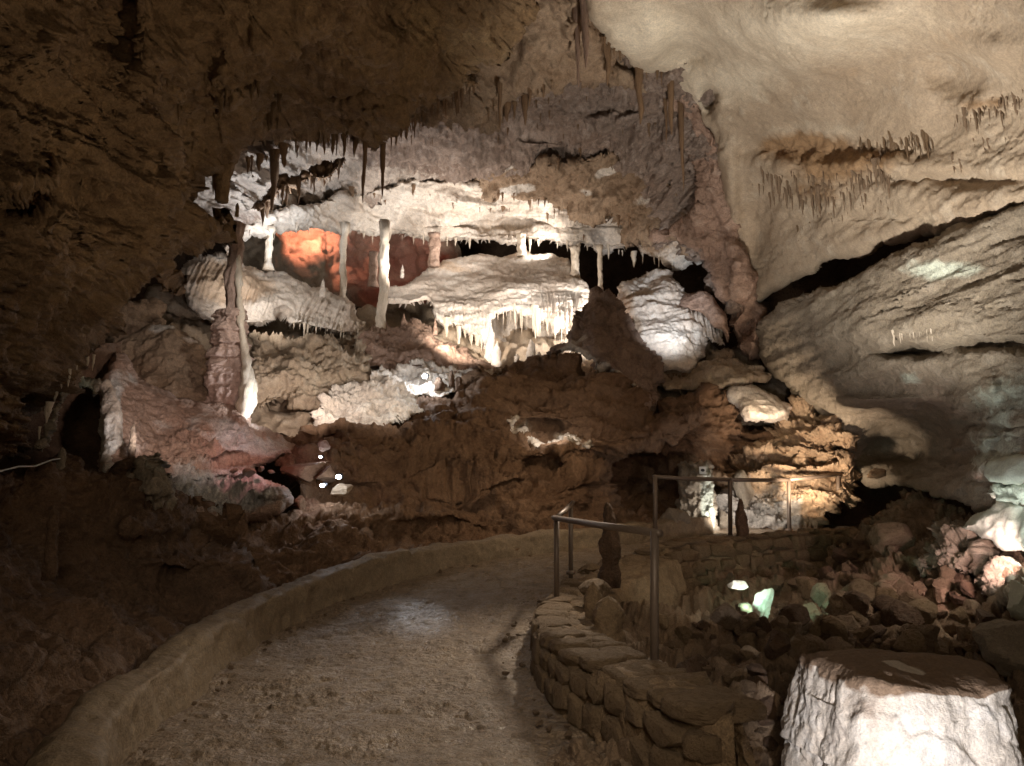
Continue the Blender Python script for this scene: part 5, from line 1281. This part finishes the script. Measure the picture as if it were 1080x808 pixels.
# far chamber: lamps tucked behind the crest of the fluted mound and between the formations
light(578, 262, 19.2, (545, 238, 19.9), 42, NEUT, 160, 1.0, off=(0, 0, -0.1))
light(495, 276, 18.4, (470, 220, 19), 40, NEUT, 160, 1.0)
light(430, 300, 16.4, (430, 205, 18.6), 75, NEUT, 120, 1.0)
light(320, 275, 14.6, (300, 195, 15.2), 90, COOL, 140, 1.0)
light(332, 237, 21.2, (325, 260, 22.6), 82, (1.0, 0.36, 0.24), 120, 0.8)
light(385, 240, 20.8, (390, 245, 22), 9, (1.0, 0.4, 0.42), 100, 0.8)
light(435, 262, 21, (430, 270, 22), 9, (1.0, 0.12, 0.08), 120, 0.8)
light(662, 352, 16.9, (560, 305, 18), 190, NEUT, 120, 0.9)
light(470, 385, 15.2, (520, 310, 18), 190, (1.0, 0.88, 0.76), 110, 0.9, off=(0, 0, 0.5))
light(712, 425, 13.8, (706, 325, 17), 190, COOL, 44, 0.9, off=(0, 0, 1.0))
light(262, 318, 13.6, (310, 305, 16.2), 45, NEUT, 120, 0.9)
light(450, 394, 14.5, None, 9, COOL)                         # the lamp on the pale ground
light(440, 440, 12.4, (385, 425, 13.5), 26, NEUT, 90, 0.8, off=(0, -0.2, 0.9))
light(330, 440, 11.6, (325, 385, 14.3), 44, (1.0, 0.86, 0.78), 120, 1.0, off=(0, 0, 0.3))
# left: column and pink bank
light(580, 325, 16.0, (535, 300, 18.4), 50, (1.0, 0.93, 0.88), 120, 0.9)  # added floating light to brighten the fluted mound
light(300, 440, 11.4, (250, 420, 11.5), 16, COOL, 100, 0.8, off=(0, -0.3, 0.1))
light(235, 520, 7.0, (185, 430, 10.2), 85, (1.0, 0.80, 0.72), 46, 0.9, off=(0, 0, 1.0))
light(150, 470, 8.8, (116, 432, 9.7), 9, COOL, 70, 0.9)
light(290, 480, 9.8, (280, 490, 10.5), 7, (1.0, 0.4, 0.4), 120, 0.9, off=(0, 0, 0.4))
light(355, 503, 10.5, None, 2.5, COOL)
light(285, 300, 10.4, (245, 335, 11.6), 16, NEUT, 80, 0.9)
light(600, 640, 6.2, (320, 60, 7.2), 84, WARM, 96, 1.0, 0.2)  # added warm light to lift the near ceiling
# bank behind far railing
light(850, 520, 13.0, (850, 475, 14.4), 95, (1.0, 0.80, 0.60), 110, 0.8)
light(768, 548, 13.3, (750, 530, 14), 14, NEUT, 150, 0.9)
light(800, 545, 13.3, (800, 530, 14.3), 10, NEUT, 140, 0.9)
light(800, 432, 14.0, (800, 424, 14.7), 9, WARM, 140, 0.9)
light(582, 450, 13.2, (582, 468, 13.7), 5, NEUT, 150, 0.8, 0.04)
light(655, 385, 10.8, (500, 480, 13), 46, (1.0, 0.78, 0.55), 140, 1.0, 0.2)  # added fill above the path bend, raking the slope
# right wall
light(770, 660, 7.4, (850, 60, 10.5), 820, (1.0, 0.93, 0.83), 84, 0.8, 0.15, off=(0, 0, 0.3))
light(1000, 640, 7.6, (1045, 450, 8.6), 20, (0.93, 1.0, 0.94), 110, 0.9, 0.1)
light(1085, 500, 7.6, (880, 650, 9), 20, (1.0, 0.86, 0.72), 90, 0.9, 0.08, off=(-0.3, 0, 0))
light(1060, 590, 8.3, (1010, 570, 9.6), 32, (1.0, 0.66, 0.62), 120, 0.9)
light(1090, 586, 7.9, (1070, 560, 8.5), 9, (0.93, 1.0, 0.95), 140, 0.9)
# boulder lamp and green lamp
light(1000, 1000, 2.6, (985, 775, 4.5), 120, (0.98, 0.96, 1.0), 50, 0.6, 0.05)
light(782, 636, 8.2, (803, 641, 8.6), 16, (0.5, 1.0, 0.78), 64, 0.4, 0.03, off=(0, -0.1, 0.02))
light(778, 628, 8.6, (777, 616, 8.8), 3, (0.9, 1.0, 0.95), 140, 0.6, 0.03, off=(0, -0.15, 0.08))
# unseen fill lights, added behind and above the viewer
light(540, 404, 1.2, (455, 700, 6.4), 80, (1.0, 0.87, 0.72), 62, 1.0, 0.3, off=(0.2, 0, 1.5))
light(672, 372, 10.6, (480, 690, 6.6), 225, (1.0, 0.84, 0.66), 44, 1.0, 0.12)  # lamp at the path bend, ahead of the viewer
light(540, 404, -1.5, (480, 700, 7), 85, (1.0, 0.80, 0.58), 120, 1.0, 0.4, off=(0.5, 0, 1.2))
light(430, 470, 11.5, (440, 640, 8.5), 75, COOL, 12, 1.0, 0.1, off=(0, 0, 0.6))  # added narrow spot that gives the path its bluish sheen
light(270, 610, 8.9, (470, 480, 12.5), 12, WARM, 60, 1.0, 0.2, off=(0.3, 0, 1.0))  # added warm fill for the brown slope
light(760, 560, 8, (740, 600, 12), 14, WARM, 130, 1.0, 0.2, off=(0, 0, 1.4))  # added weak fill for the terrace wall

w = bpy.data.worlds.new('World'); SC.world = w; w.use_nodes = True
bg = w.node_tree.nodes['Background']; bg.inputs[0].default_value = (1.0, 0.78, 0.55, 1); bg.inputs[1].default_value = 0.008

SC.view_settings.view_transform = 'Standard'; SC.view_settings.look = 'None'
SC.view_settings.exposure = 1.6; SC.view_settings.gamma = 1; SC.view_settings.use_curve_mapping = False
SC.render.engine = 'CYCLES'
cy = SC.cycles
cy.use_denoising = True; cy.denoiser = 'OPENIMAGEDENOISE'
cy.use_adaptive_sampling = True; cy.adaptive_threshold = 0.02
cy.max_bounces = 4; cy.diffuse_bounces = 3; cy.glossy_bounces = 2; cy.transmission_bounces = 0; cy.volume_bounces = 0
cy.sample_clamp_indirect = 3.0; cy.sample_clamp_direct = 0
cy.caustics_reflective = False; cy.caustics_refractive = False
